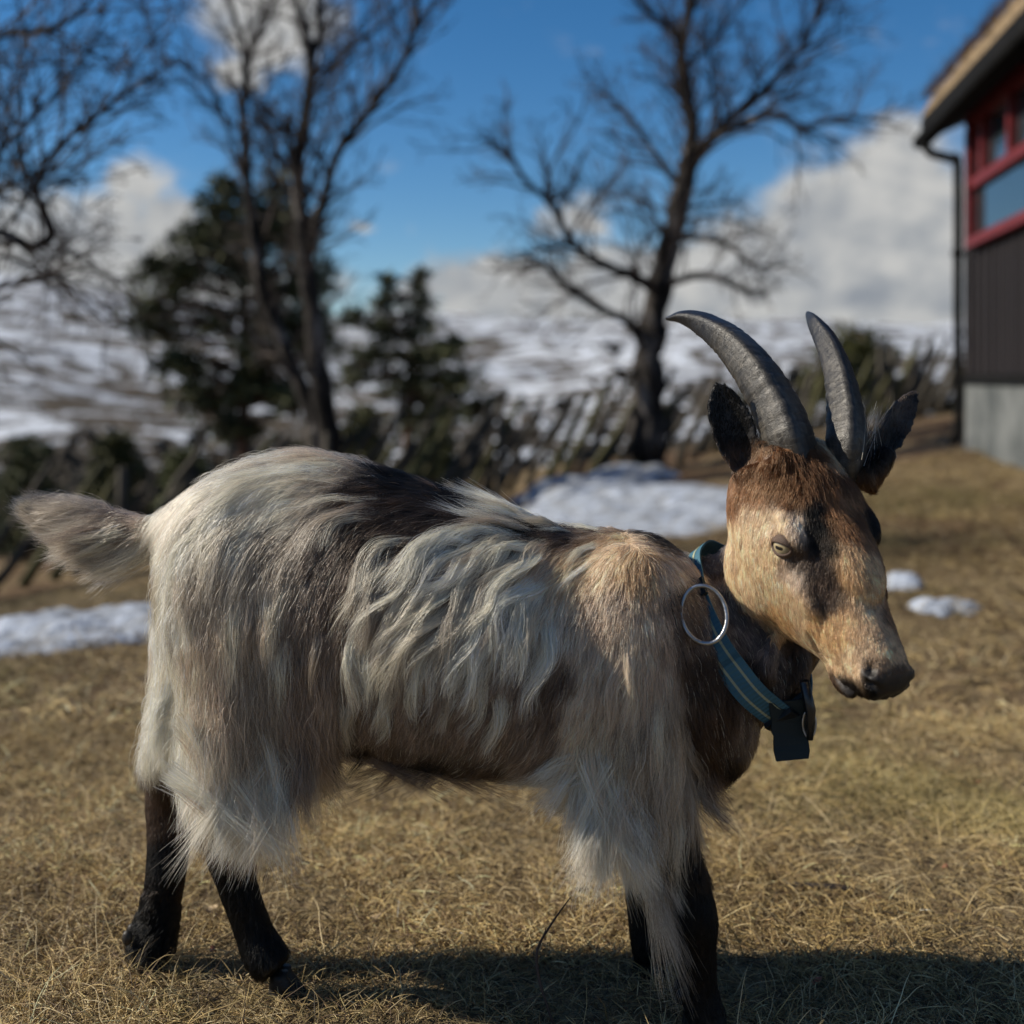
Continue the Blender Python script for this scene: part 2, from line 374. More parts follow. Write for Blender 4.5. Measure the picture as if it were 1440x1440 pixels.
birch('birch_tree', (b0.x, Yb, float(gz(b0.x, Yb))), [
    ('trunk', [(908,690,74,0),(910,630,62,0),(912,560,54,0),(917,480,50,0),(926,410,44,0),(945,330,36,0),(966,245,31,.05),(972,180,24,.05),(960,110,22,.1),(960,50,18,.1),(974,0,15,.1),(985,-80,11,.1),(980,-220,4,.1)], 2),
    ('limb', [(925,410,22,0),(895,390,19,-.2),(840,368,17,-.4),(800,335,15,-.5),(775,285,13,-.6),(740,255,10,-.7),(715,215,7,-.8),(690,200,4,-.9)], 2),
    ('limb', [(912,500,20,.0),(885,455,17,-.2),(830,425,15,-.3),(790,398,13,-.4),(765,372,9,-.5),(735,360,5,-.6)], 2),
    ('limb', [(968,240,20,0),(1005,190,18,.1),(1060,140,15,.2),(1110,90,12,.3),(1142,40,10,.3),(1160,-20,8,.4),(1170,-90,4,.4)], 2),
    ('limb', [(975,210,15,0),(1030,182,14,-.2),(1090,160,11,-.3),(1130,178,10,-.4),(1190,165,8,-.5),(1255,172,5,-.6)], 2),
    ('limb', [(945,335,14,0),(990,335,12,-.2),(1030,348,10,-.3),(1060,375,7,-.4),(1110,372,4,-.5)], 2),
    ('limb', [(930,405,14,0),(975,388,14,-.2),(1010,390,12,-.3),(1045,408,9,-.4),(1080,415,5,-.5)], 2),
    ('limb', [(955,262,13,0),(925,220,11,.2),(890,170,9,.3),(865,145,7,.4),(830,120,4,.5)], 2),
    ('limb', [(960,55,12,.1),(930,30,10,.0),(895,0,8,-.1),(860,-60,4,-.2)], 2),
    ('limb', [(896,400,8,-.1),(890,375,7,-.1),(905,345,5,-.2),(935,320,3,-.2)], 1),
    ('limb', [(960,100,8,.1),(1010,50,7,.3),(1050,-10,5,.4)], 2),
    ('limb', [(775,285,8,-.6),(800,265,6,-.7),(820,215,4,-.8)], 1)],
    Yb, 'bare gnarled birch with a thick grey trunk behind the goat horns', 'tree', 5, 3.2)
Yb = 5.6; b0x = -3.3
birch('birch_tree', (b0x, Yb, float(gz(b0x, Yb))), [
    ('trunk', [(-305,1010,80,0),(-300,800,66,0),(-280,600,58,0),(-260,400,50,0),(-250,200,42,0),(-270,0,30,0),(-260,-250,12,0)], 0),
    ('limb', [(-262,420,30,0),(-150,370,24,0),(-60,335,19,0),(0,328,16,0),(45,346,15,0),(72,330,14,.05),(62,295,13,.1),(50,262,12,.1),(62,232,11,.1),(92,196,10,.1),(140,160,8,.1),(200,115,6,.1),(250,80,3,.1)], 2),
    ('limb', [(-262,450,20,0),(-100,430,14,-.1),(0,403,10,-.1),(70,392,7,-.2),(130,370,4,-.3)], 2),
    ('limb', [(-260,200,22,0),(-100,90,14,.2),(0,50,11,.2),(60,45,9,.2),(110,18,7,.2),(150,-30,4,.2)], 2),
    ('limb', [(-255,300,18,0),(-100,250,12,.2),(0,210,9,.2),(60,150,7,.2),(110,90,5,.2),(150,30,3,.2)], 2),
    ('limb', [(-262,420,16,0),(-120,300,12,-.2),(0,270,8,-.3),(30,180,6,-.3),(25,80,4,-.3)], 2)],
    Yb, 'bare birch branches reaching in from the left picture edge', 'tree', 11, 2.3, .25)

# ------------------------------------------------------------------ conifers and bushes
def tufts(buf, centres, rad, rr, n, size, flat=.6, wid=.16):
    V = []; 
    for c, r_ in zip(centres, rad):
        k = n
        p = rr.normal(0, 1, (k, 3)); p /= np.linalg.norm(p, axis=1)[:, None]; p *= (rr.random((k, 1))**.5)*r_*np.array([1, 1, flat])
        d_ = p/(np.linalg.norm(p, axis=1)[:, None]+1e-6)+rr.normal(0, .5, (k, 3)); d_ /= np.linalg.norm(d_, axis=1)[:, None]
        s = np.cross(d_, rr.normal(0, 1, (k, 3))); s /= np.linalg.norm(s, axis=1)[:, None]
        b_ = np.array(c)+p; V.append(np.stack([b_-s*size*wid, b_+s*size*wid, b_+d_*size], 1).reshape(-1, 3))
    V = np.concatenate(V); nn = len(V)//3
    buf.v.append(V); buf.f += [(buf.n+3*i, buf.n+3*i+1, buf.n+3*i+2) for i in range(nn)]; buf.n += len(V)
def conifer(name, base, trunk, lumps, Y, label, cat, group, seed, m=NEEDLE, per=1.0, size=.16, nt_=26):
    rr = np.random.default_rng(seed); root = empty(name, base, label, cat, group)
    tp, tr = resample([P(a, b_, Y) for a, b_, w_ in trunk], [w_/2/F*Y for a, b_, w_ in trunk], 4)
    tb = MB(); tb.tube(tp, tr, 8); tb.obj('trunk', PBARK, root)
    br = MB(); cr = MB(); cs = []; rs = []
    for px, py, rx, ry in lumps:
        c = P(px, py, Y); sx_, sz_ = rx/F*Y, ry/F*Y
        n = int(14*per*(sx_*sz_)**.5/.5*max(sx_, sz_)/.6)+5
        for _ in range(n):
            q = rr.normal(0, 1, 3); q /= np.linalg.norm(q); q *= rr.random()**.45
            p = np.array(c)+q*np.array([sx_, sx_*.9, sz_]); cs.append(p); rs.append(rr.uniform(.12, .24)*Y/18*min(1, (rx+10)/45))
            j = int(np.argmin(np.abs(tp[:, 2]-(p[2]-.25*abs(p[0]-tp[0, 0]))))); a = tp[j]
            mid = (a+p)/2+np.array([0, 0, .06])
            br.tube([a, mid, p], [.028*Y/18, .018*Y/18, .006], 3, cap=False)
    tufts(cr, cs, rs, rr, nt_, size*Y/18)
    br.obj('branches', PBARK, root, False)['kind'] = 'stuff'
    o = cr.obj('crown', m, root, False); o['kind'] = 'stuff'
    return root
Yp = 18
b0 = P(345, 690, Yp)
conifer('pine_tree', (b0.x, Yp, b0.z), [(345,700,22),(343,600,18),(345,500,14),(340,400,11),(335,300,7),(335,245,3)],
    [(312,290,38,45),(385,300,42,62),(330,340,60,40),(235,395,48,50),(275,355,45,35),(350,400,50,45),(430,400,34,50),(225,450,42,40),(300,450,30,22),
     (390,470,60,50),(445,470,30,45),(250,510,40,24),(340,520,50,22),(290,560,60,24),(400,560,62,34),(330,605,45,16),(430,330,20,36)], Yp,
    'wide dark pine standing behind the two stemmed birch', 'tree', 'pines beyond the fence', 21, NEEDLE, 2.1, .19, 24)
b0 = P(575, 690, 16)
conifer('pine_tree', (b0.x, 16, b0.z), [(572,700,18),(575,600,14),(585,480,9),(590,378,3)],
    [(590,395,9,22),(588,430,20,22),(580,465,36,22),(590,500,52,24),(585,540,72,26),(600,580,70,20),(545,395,6,18),(543,425,13,20),(535,460,24,22),(520,500,36,24),(500,530,26,22),(650,540,45,24),(680,572,26,16),(495,450,16,26),(630,490,26,18)], 16,
    'dark conifer with two pointed tops left of the thick birch', 'tree', 'pines beyond the fence', 22, NEEDLE, 1.9, .16, 22)
b0 = P(1200, 640, 24)
conifer('pine_tree', (b0.x, 24, b0.z), [(1198,640,14),(1200,560,10),(1205,470,4)],
    [(1205,480,34,28),(1220,505,36,30),(1180,510,40,28),(1150,540,28,22),(1205,540,48,26)], 24,
    'small round topped pine behind the right horn', 'tree', 'pines beyond the fence', 23, NEEDLE2, 1.6, .14)
def bush(px, py, rx, ry, Y, label, seed, m=NEEDLE2):
    rr = np.random.default_rng(seed); c = P(px, py+ry, Y); c.z = min(c.z, float(gz(c.x, Y))+.02)
    root = empty('juniper_bush', c, label, 'bush', 'juniper bushes beside the fence')
    top = P(px, py-ry, Y).z; H = top-c.z; W_ = rx/F*Y
    cs = []; rs = []; st = MB()
    for _ in range(90):
        t = rr.random()**.8; a = rr.uniform(0, 6.28); q = rr.random()**.5*(1-.75*t**1.5)
        p = np.array([c.x+W_*q*math.cos(a), c.y+W_*.8*q*math.sin(a), c.z+.05+H*t]); cs.append(p); rs.append(rr.uniform(.07, .15))
        if _ % 6 == 0: st.tube([(c.x, c.y, c.z-.05), p], [.015, .004], 4, cap=False)
    st.obj('stems', PBARK, root, False)['kind'] = 'stuff'
    b = MB(); tufts(b, cs, rs, rr, 26, .09, .9); b.obj('foliage', m, root, False)['kind'] = 'stuff'
bush(160, 675, 48, 45, 10.5, 'olive green juniper bush above the goat tail', 31)
bush(265, 690, 60, 36, 10.2, 'dark low juniper bush touching the goat rump outline', 32, NEEDLE)
bush(40, 665, 58, 42, 11, 'dark juniper bush at the left edge above the tail tip', 33, NEEDLE)
bush(510, 622, 34, 34, 12, 'small olive bush right of the two stemmed birch', 34)
bush(610, 640, 50, 26, 13, 'low dark bush under the two topped conifer', 35, NEEDLE)
bush(1290, 560, 60, 24, 14, 'dark scrubby bush between the goat ear and the cabin', 37, SCRUB)
# far scrub scattered over the valley slope
rr = np.random.default_rng(40); sc = MB(); cs = []; rs = []
for _ in range(6500):
    r = 28*math.exp(rr.random()*3.2); a = rr.uniform(-.62, .62); x, y = r*math.sin(a), r*math.cos(a)
    if wob(x, y, .06*60/r, 3, 7) < -.05 and rr.random() < .75: continue
    h = rr.uniform(.6, 2.2)*(1 if rr.random() < .85 else 1.8); z = float(gz(x, y))
    for k in range(3): cs.append((x+rr.normal(0, .35*h), y+rr.normal(0, .3), z+h*(.25+.3*k))); rs.append(h*(.55-.12*k))
V = []
tufts(sc, cs, rs, rr, 9, .55, .7, .35)
prop(sc.obj('distant_scrub', SCRUB, None, False), 'sparse dark scrub scattered over the snowy valley slope behind the fence', 'scrub', None, 'stuff')

# ------------------------------------------------------------------ leaning rail fence
fl = [(-7.5, 7.4), (-4.0, 8.6), (-1.2, 9.7), (1.6, 11.2), (3.3, 12.2), (5.5, 13.5), (9, 15.5)]
def fpt(t):
    L = [math.dist(fl[i], fl[i+1]) for i in range(len(fl)-1)]; 
    for i, l in enumerate(L):
        if t <= l or i == len(L)-1: f = t/l; return (fl[i][0]+(fl[i+1][0]-fl[i][0])*f, fl[i][1]+(fl[i+1][1]-fl[i][1])*f), math.atan2(fl[i+1][1]-fl[i][1], fl[i+1][0]-fl[i][0])
        t -= l
TL = sum(math.dist(fl[i], fl[i+1]) for i in range(len(fl)-1))
rr = np.random.default_rng(50)
fence = empty('pole_fence', (fl[1][0], fl[1][1], float(gz(*fl[1]))), 'weathered wooden fence of closely set leaning poles across the garden behind the goat', 'fence')
pm = []
for k in range(6):
    b = MB(); L = 1.55*rr.uniform(.9, 1.1); zs = np.linspace(0, L, 6)
    pts = [(rr.normal(0, .012), rr.normal(0, .012), z) for z in zs]; b.tube(pts, np.linspace(.038, .026, 6)*rr.uniform(.8, 1.2), 7)
    me = b.mesh('leaning_pole'); me.materials.append(RAILG if k in (1, 4) else RAIL); pm.append(me)
b = MB(); b.tube([(0, 0, -.2), (.01, 0, .4), (0, .01, .80)], [.035, .032, .024], 7); postm = b.mesh('fence_post'); postm.materials.append(RAIL)
b = MB(); b.tube([(-.06, 0, 0), (0, .075, .02), (.06, 0, 0), (0, -.075, -.02), (-.06, 0, 0)], .008, 5); wm = b.mesh('withe'); wm.materials.append(RAIL)
bpy.context.view_layer.update(); finv = fence.matrix_world.inverted()
def fput(name, me, loc, rot):
    o = bpy.data.objects.new(name, me); COL.objects.link(o); o.parent = fence; o.matrix_parent_inverse = finv
    o.location = loc; o.rotation_euler = rot; return o
t = 0
while t < TL:
    (x, y), a = fpt(t); z = float(gz(x, y)); hs_ = np.interp(x, [-4, 0, 4], [.66, .66, .60])
    R = Matrix.Rotation(a, 4, 'Z')@Matrix.Rotation(math.radians(33+rr.normal(0, 3.5)), 4, 'Y')
    o = fput('leaning_pole', pm[rr.integers(6)], (x-math.cos(a)*.3, y-math.sin(a)*.3+rr.normal(0, .03), z+.02), R.to_euler()); o.scale = (1, 1, hs_/1.0*rr.uniform(.68, 1.08))
    t += rr.uniform(.115, .20)
t = .4
while t < TL:
    (x, y), a = fpt(t); z = float(gz(x, y)); nx_, ny_ = -math.sin(a)*.07, math.cos(a)*.07
    for s_ in (-1, 1): fput('fence_post', postm, (x+nx_*s_, y+ny_*s_, z), (rr.normal(0, .03), rr.normal(0, .03), 0))
    for h in (.28, .58): fput('withe', wm, (x, y, z+h), (0, 0, a))
    t += 1.5

# ------------------------------------------------------------------ cabin with turf roof
wd = Vector((240/F, 1, 0)).normalized()              # along the long wall, away from the viewer
Cc = P(1355, 627, 9.0); gzc = Cc.z
nrm = Vector((-wd.y, wd.x, 0))                        # outward normal of the visible wall
Rw = Matrix((( -wd.x, nrm.x, 0), (-wd.y, nrm.y, 0), (0, 0, 1)))   # local x: along wall toward viewer, y: outward, z: up
cab = empty('cabin', (Cc.x, Cc.y, gzc), 'dark wooden cabin with red window frames and grass roof at the right edge', 'cabin')
def cbox(buf, x0, x1, y0, y1, z0, z1):
    c = Vector(((x0+x1)/2, (y0+y1)/2, 0)); c3 = Rw@c
    buf.box((Cc.x+c3.x, Cc.y+c3.y, gzc+(z0+z1)/2), ((x1-x0)/2, (y1-y0)/2, (z1-z0)/2), Rw)
FT = CH-gzc                                            # top of foundation at eye height
L_, D_ = 5.2, 4.5
b = MB(); cbox(b, 0, L_, -D_, 0, -.4, FT); b.obj('foundation', STONE, cab, False)
b = MB(); cbox(b, .001, L_-.001, -D_+.01, -.03, FT, 2.3); b.obj('wall_core', BLACKP, cab, False)
b = MB(); cbox(b, -.02, L_, -.02, .035, FT-.03, FT+.03); b.obj('sill_board', BLACKP, cab, False)
wz0 = CH-(345-HOR)/F*8.82-gzc; wz1 = CH-(180-HOR)/F*8.82-gzc-.02
wx0, wx1 = .42, 2.1
pmesh = MB(); pmesh.box((0, 0, .5), (.058, .011, .5)); pme = pmesh.mesh('wall_plank', False); pme.materials.append(PLANK)
bpy.context.view_layer.update(); cinv = cab.matrix_world.inverted()
def plank(x, z0, z1, y=-.018):
    c3 = Rw@Vector((x, y, 0)); o = bpy.data.objects.new('wall_plank', pme); COL.objects.link(o); o.parent = cab; o.matrix_parent_inverse = cinv
    o.location = (Cc.x+c3.x, Cc.y+c3.y, gzc+z0); o.rotation_euler = Rw.to_euler(); o.scale = (1, 1, z1-z0)
x = .06; i = 0
rr = np.random.default_rng(60)
while x < L_:
    y = -.018+(.014 if i % 2 else 0)+rr.uniform(0, .003)
    if wx0 < x < wx1: plank(x, FT+.03, wz0-.05, y); plank(x, wz1+.05, 2.28, y)
    else: plank(x, FT+.03, 2.28, y)
    x += .105; i += 1
# window: frame, mullion, rails, panes
win = MB(); fw = .062
cbox(win, wx0-.03, wx0-.03+fw, -.01, .07, wz0-.03, wz1+.02); cbox(win, wx1-fw, wx1, -.01, .07, wz0-.03, wz1+.02)
cbox(win, wx0-.03, wx1, -.012, .075, wz0-.045, wz0+.02); cbox(win, wx0-.03, wx1, -.012, .075, wz1-.02, wz1+.07)
wo = win.obj('window', REDP, cab, False)
b = MB(); cbox(b, wx0+fw-.03, wx1-fw, .0, .055, wz0+.36, wz0+.43); b.obj('window_rail', REDP, wo, False)
for mx in (wx0+.34, wx0+1.05): b = MB(); cbox(b, mx-.035, mx+.035, .002, .06, wz0+.432, wz1-.022); b.obj('mullion', REDP, wo, False)
b = MB(); cbox(b, wx0+.02, wx1-.05, .005, .012, wz0+.02, wz0+.358); b.obj('pane', GLASS, wo, False)
for x0, x1 in ((wx0+.05, wx0+.305), (wx0+.375, wx0+1.015), (wx0+1.085, wx1-.08)): b = MB(); cbox(b, x0, x1, .005, .012, wz0+.432, wz1-.02); b.obj('pane', GLASS, wo, False)
# roof: sloping slab, fascia, soffit, turf
ez = CH-(196-HOR)/F*9.3-gzc                            # eave underside height
def roofpt(x, y, z): c3 = Rw@Vector((x, y, 0)); return (Cc.x+c3.x, Cc.y+c3.y, gzc+z)
def slab(x0, x1, ya, za, yb, zb, th):
    v = [roofpt(x, y, z+dz) for x in (x0, x1) for (y, z) in ((ya, za), (yb, zb)) for dz in (0, th)]
    b = MB(); b.add(v, [(0, 1, 3, 2), (4, 6, 7, 5), (0, 4, 5, 1), (2, 3, 7, 6), (0, 2, 6, 4), (1, 5, 7, 3)]); return b
ov = .20; sl_ = math.tan(math.radians(24))
slab(-.35, L_+.4, ov, ez, -D_/2, ez+(ov+D_/2)*sl_, .10).obj('roof', BLACKP, cab, False)
slab(-.35, L_+.4, -D_/2, ez+(ov+D_/2)*sl_, -D_-ov, ez, .10).obj('roof_far_slope', BLACKP, cab, False)
b = MB(); b.add([roofpt(x, y, z) for x in (-.02, L_-.001) for y, z in ((-.035, 2.3), (-D_+.01, 2.3), (-D_/2, ez+(ov+D_/2)*sl_-.0))], [(0, 1, 2), (3, 5, 4), (0, 2, 5, 3), (1, 4, 5, 2), (0, 3, 4, 1)]); b.obj('gable', BLACKP, cab, False)
b = MB(); cbox(b, -.38, L_+.42, ov+.001, ov+.03, ez-.06, ez+.17); b.obj('fascia_board', BLACKP, cab, False)
# turf: bumpy layer
n, m = 160, 24; xs_ = np.linspace(-.37, L_+.4, n); ts = np.linspace(0, 1, m); V = []
for tt in ts:
    y = ov+.02-tt*(ov+D_/2); z = ez+.10+(ov+.02-y)*sl_
    for x in xs_:
        h = .30+.06*float(wob(x*3, tt*9, 3.0, 5, 2))+.02*rr.normal(); e = min(1, min(tt*14, (x-xs_[0])*6)); V.append(roofpt(x, y, z+h*(.35+.65*e)))
b = MB(); b.add(V, [(j*n+i, j*n+i+1, (j+1)*n+i+1, (j+1)*n+i) for j in range(m-1) for i in range(n-1)])
V2 = [roofpt(x, ov+.02, ez+.05) for x in xs_]; k0 = b.n; b.add(V2, []); b.f += [(k0+i, k0+i+1, i+1, i) for i in range(n-1)]
V3 = [roofpt(xs_[0], ov+.02-tt*(ov+D_/2), ez+.05+(tt*(ov+D_/2))*sl_) for tt in ts]; k0 = b.n; b.add(V3, []); b.f += [(k0+j, j*n, (j+1)*n, k0+j+1) for j in range(m-1)]
b.obj('turf', TURF, cab)
# grass fringe on the roof edge
b = MB()
for _ in range(5200):
    x = rr.uniform(-.38, L_); tt = rr.random()**2.2; y = ov+.03-tt*1.4; z = ez+.33+(ov-y)*sl_
    p = np.array(roofpt(x, y, z)); d_ = np.array([rr.normal(0, .5), rr.normal(0, .5), .8]); d_ *= rr.uniform(.04, .13)
    s_ = np.array([.004, .003, 0]); b.add([p-s_, p+s_, p+d_], [(0, 1, 2)])
b.obj('roof_grass', TURF, cab, False)['kind'] = 'stuff'
# gutter elbow and downpipe
b = MB(); b.tube([roofpt(-.30, ov+.06, ez-.02), roofpt(1.5, ov+.06, ez-.0), roofpt(L_, ov+.06, ez)], .05, 8); b.obj('gutter', BLACKP, cab)
pp, pr = resample([Vector(roofpt(-.1, ov+.05, ez-.05)), Vector(roofpt(-.06, ov+.02, ez-.14)), Vector(roofpt(.0, .08, ez-.20)), Vector(roofpt(.02, .045, ez-.28)), Vector(roofpt(.02, .045, 1.0)), Vector(roofpt(.02, .045, .12)), Vector(roofpt(.0, .10, .04))], [.035]*7, 4)
b = MB(); b.tube(pp, pr, 8); b.obj('downpipe', BLACKP, cab)
for h in (.5, 1.4): b = MB(); c_ = roofpt(.02, .045, h); b.tube([(c_[0]+.0, c_[1], c_[2]-.02), (c_[0], c_[1], c_[2]+.02)], .046, 8); b.obj('pipe_clamp', BLACKP, cab)


# ------------------------------------------------------------------ the goat: one continuous body from blended forms
V3 = lambda *a: Vector(a)
bb = MB()
def oval(c, e1, e2, n=28, p=1.0):
    a = np.arange(n)*2*math.pi/n; c, e1, e2 = np.array(c), np.array(e1), np.array(e2)
    return c+np.outer(np.sin(a), e1)+np.outer(np.cos(a), e2)
# trunk: px, top, bottom, half width (m), depth
TR = [(243,745,835,0.0418,1.6150),(262,716,905,0.0763,1.6129),(300,684,960,0.1004,1.6086),(360,658,1000,0.1163,1.6018),(430,646,1034,0.1256,1.5940),(500,656,1049,0.1321,1.5861),
      (580,682,1064,0.1395,1.5771),(660,712,1076,0.1395,1.5681),(740,736,1082,0.1321,1.5591),(810,750,1086,0.1228,1.5512),(870,745,1092,0.1116,1.5445),(930,758,1092,0.1004,1.5377),
      (985,804,1090,0.0856,1.5315),(1020,870,1072,0.0688,1.5276),(1043,930,1040,0.0418,1.5250)]
rings = []
for px, t, b_, hw, Yd in TR:
    a = P(px, t, Yd); c = P(px, b_, Yd); m_ = (a+c)/2; hh = (a.z-c.z)/2
    an = np.arange(32)*2*math.pi/32; sn, cs_ = np.sin(an), np.cos(an)
    wid = hw*(1-.16*np.clip(sn, 0, 1)**2*1.0); yy = np.sign(cs_)*np.abs(cs_)**.92*wid
    rings.append(np.stack([np.full(32, m_.x), m_.y+yy, m_.z+hh*np.sign(sn)*np.abs(sn)**.95], 1))
bb.loft(rings)
E = lambda px, py, Y_, r: bb.ellipsoid(P(px, py, Y_), r)
def limbtube(pl, k=5, sides=16, squash=None):
    p, r = resample([P(a, b_, y_) for a, b_, y_, w_ in pl], [w_/2*y_/F for a, b_, y_, w_ in pl], k)
    bb.tube(p, r, sides)
E(345, 850, 1.545, (.095, .06, .15)); E(345, 850, 1.665, (.09, .06, .15))          # thighs
E(890, 925, 1.475, (.08, .052, .14)); E(890, 925, 1.60, (.075, .052, .14))      # shoulders
E(1000, 1010, 1.53, (.055, .065, .075))                                            # brisket
# near hind, far hind, near fore, far fore  (px, py, Y, width px)
limbtube([(345,880,1.56,170),(345,985,1.55,130),(325,1080,1.56,90),(312,1150,1.585,66),(322,1205,1.60,56),(340,1262,1.60,50),(358,1312,1.60,50),(372,1342,1.595,58),(388,1362,1.59,56)])
limbtube([(315,880,1.655,170),(290,985,1.66,125),(258,1070,1.67,86),(240,1120,1.685,66),(238,1180,1.68,58),(232,1240,1.67,52),(222,1298,1.675,46),(214,1325,1.67,54),(214,1345,1.665,50)])
limbtube([(905,900,1.49,140),(898,1000,1.475,120),(912,1090,1.475,92),(938,1180,1.485,74),(962,1240,1.49,62),(974,1290,1.49,68),(977,1330,1.495,58),(984,1390,1.50,48),(990,1425,1.50,56),(1000,1448,1.50,54)])
limbtube([(900,930,1.60,140),(885,1020,1.63,125),(885,1100,1.64,96),(900,1170,1.65,72),(912,1225,1.66,62),(912,1262,1.66,60),(914,1300,1.655,56),(918,1330,1.65,56),(922,1348,1.65,52)])
# tail core
tp_, tr_ = resample([P(262,745,1.64),P(225,752,1.645),P(180,752,1.65),P(130,735,1.66),(P(80,716,1.67))], [.030,.020,.015,.011,.006], 5); bb.tube(tp_, tr_, 12)
# neck
T_, B_ = P(985,792,1.575), P(1112,982,1.515); NC = (T_+B_)/2; NE1 = (T_-B_)/2; NE2 = V3(-.030,-.070,-.012)
nk = [(P(925,925,1.57), (P(900,770,1.57)-P(950,1080,1.57))/2, V3(-.02,-.098,0)),
      (P(985,905,1.56), (P(945,775,1.57)-P(1050,1040,1.55))/2, V3(-.02,-.068,0)),
      (NC, NE1, NE2),
      (P(1088,845,1.565), (P(1020,765,1.58)-P(1150,915,1.54))/2, V3(-.020,-.056,-.01)),
      (P(1118,790,1.555), (P(1050,715,1.57)-P(1175,860,1.52))/2, V3(-.018,-.050,-.01)),
      (P(1145,730,1.54), (P(1090,680,1.55)-P(1185,790,1.51))/2, V3(-.018,-.046,-.01))]
bb.loft([oval(*q) for q in nk])
# head frame: a along nose, b dorsal, s towards the lit side
PSI, DEL, ROL = math.radians(29), math.radians(51), math.radians(3)
HF = V3(math.cos(DEL)*math.sin(PSI), -math.cos(DEL)*math.cos(PSI), -math.sin(DEL))
HS = V3(-math.cos(PSI), -math.sin(PSI), 0); HU = V3(math.sin(DEL)*math.sin(PSI), -math.sin(DEL)*math.cos(PSI), math.cos(DEL))
HS, HU = HS*math.cos(ROL)-HU*math.sin(ROL), HU*math.cos(ROL)+HS*math.sin(ROL)
HO = P(1136, 641, 1.465); KA, KB, KS = .965, 1.15, 1.22
Hp = lambda a, b_, s: HO+HF*(a*KA)+HU*(b_*KB)+HS*(s*KS)
RH = np.array([tuple(HF), tuple(HU), tuple(HS)])                # rows
HD = [(-.040,-.020,-.090,.034),(-.022,-.004,-.115,.048),(.005,.004,-.136,.056),(.04,.008,-.154,.060),(.08,.006,-.166,.062),(.11,.000,-.166,.059),(.14,-.008,-.153,.051),
      (.17,-.014,-.134,.042),(.20,-.018,-.114,.035),(.23,-.021,-.099,.030),(.255,-.024,-.090,.0275),(.275,-.030,-.083,.025),(.289,-.042,-.073,.017)]
rings = []
for a, t, b_, hw in HD:
    an = np.arange(36)*2*math.pi/36; sn, cs_ = np.sin(an), np.cos(an); mid, hh = (t+b_)/2, (t-b_)/2
    wid = hw*(1-.38*np.clip(-sn, 0, 1)**1.3); s_ = np.sign(cs_)*np.abs(cs_)**.86*wid; u_ = mid+hh*np.sign(sn)*np.abs(sn)**.9
    rings.append(np.array([tuple(Hp(a, u, s)) for u, s in zip(u_, s_)]))
bb.loft(rings)
for sg in (1, -1):
    bb.ellipsoid(Hp(.085, -.020, .0455*sg), (.032, .012, .011), RH.T)     # brow
    bb.ellipsoid(Hp(.085, -.105, .040*sg), (.055, .052, .022), RH.T)     # masseter
    bb.ellipsoid(Hp(.135, -.050, .040*sg), (.05, .018, .014), RH.T)      # cheek bone
    bb.ellipsoid(Hp(.268, -.046, .017*sg), (.018, .017, .015), RH.T)     # nostril wing
    bb.ellipsoid(Hp(.242, -.080, .018*sg), (.032, .015, .012), RH.T)     # lip
    bb.ellipsoid(Hp(.000, -.012, .030*sg), (.026, .018, .020), RH.T)     # horn boss
bb.ellipsoid(Hp(.236, -.101, 0), (.026, .013, .018), RH.T)               # chin
bb.ellipsoid(Hp(.12, -.014, 0), (.075, .025, .036), RH.T); bb.ellipsoid(Hp(.055, -.016, 0), (.065, .028, .052), RH.T)                # nose bridge
limbtube([(1090,895,1.49,20),(1080,925,1.475,22),(1073,950,1.47,26),(1069,972,1.47,18)])
limbtube([(1122,895,1.52,36),(1118,930,1.515,40),(1114,955,1.51,40),(1112,968,1.51,26)])
# ears as thick cupped leaves
def ear(base, tip, wvec, nvec, wmax, cup, th=.0085):
    base, tip, W_, N_ = [np.array(tuple(v)) for v in (base, tip, wvec, nvec)]
    W_ /= np.linalg.norm(W_); N_ /= np.linalg.norm(N_); nu, nv = 15, 13; F_, Bk = [], []
    for i in range(nu):
        t = i/(nu-1); wd_ = wmax*((.42+.58*math.sin(min(t/.5, 1)*math.pi/2)) if t < .5 else max(1-((t-.5)/.5)**1.9, .0)**.72+.03)
        if t > .999: wd_ = wmax*.08
        for j in range(nv):
            s = -1+2*j/(nv-1); cu = cup*(1-t*.75)
            p = base+(tip-base)*t+W_*s*wd_*(1-.25*(1-t))-N_*cu*(1-s*s)*1.0+N_*cu*.3
            F_.append(p+N_*th/2); Bk.append(p-N_*th/2)
    V = F_+Bk; n_ = nu*nv; f = []
    for i in range(nu-1):
        for j in range(nv-1):
            q = (i*nv+j, i*nv+j+1, (i+1)*nv+j+1, (i+1)*nv+j); f.append(q); f.append(tuple(n_+k for k in q[::-1]))
    rim = [j for j in range(nv)]+[i*nv+nv-1 for i in range(1, nu)]+[(nu-1)*nv+j for j in range(nv-2, -1, -1)]+[i*nv for i in range(nu-2, 0, -1)]
    for a, b_ in zip(rim, rim[1:]+rim[:1]): f.append((b_, a, n_+a, n_+b_))
    bb.add(V, f)
EN = V3(-.10, -1, .0)
ear(P(1063,690,1.475), P(1006,536,1.50), V3(1,0,.36), EN, .0305, .024)
ear(P(1232,655,1.475), P(1288,547,1.52), V3(.9,0,-.45), V3(.75,-.65,.1), .020, .014)
bb.tube([P(1085,700,1.48), P(1062,680,1.478), P(1052,655,1.48)], [.015, .015, .014], 12)
bb.tube([P(1215,680,1.47), P(1235,655,1.475), P(1246,632,1.485)], [.014, .013, .011], 12)

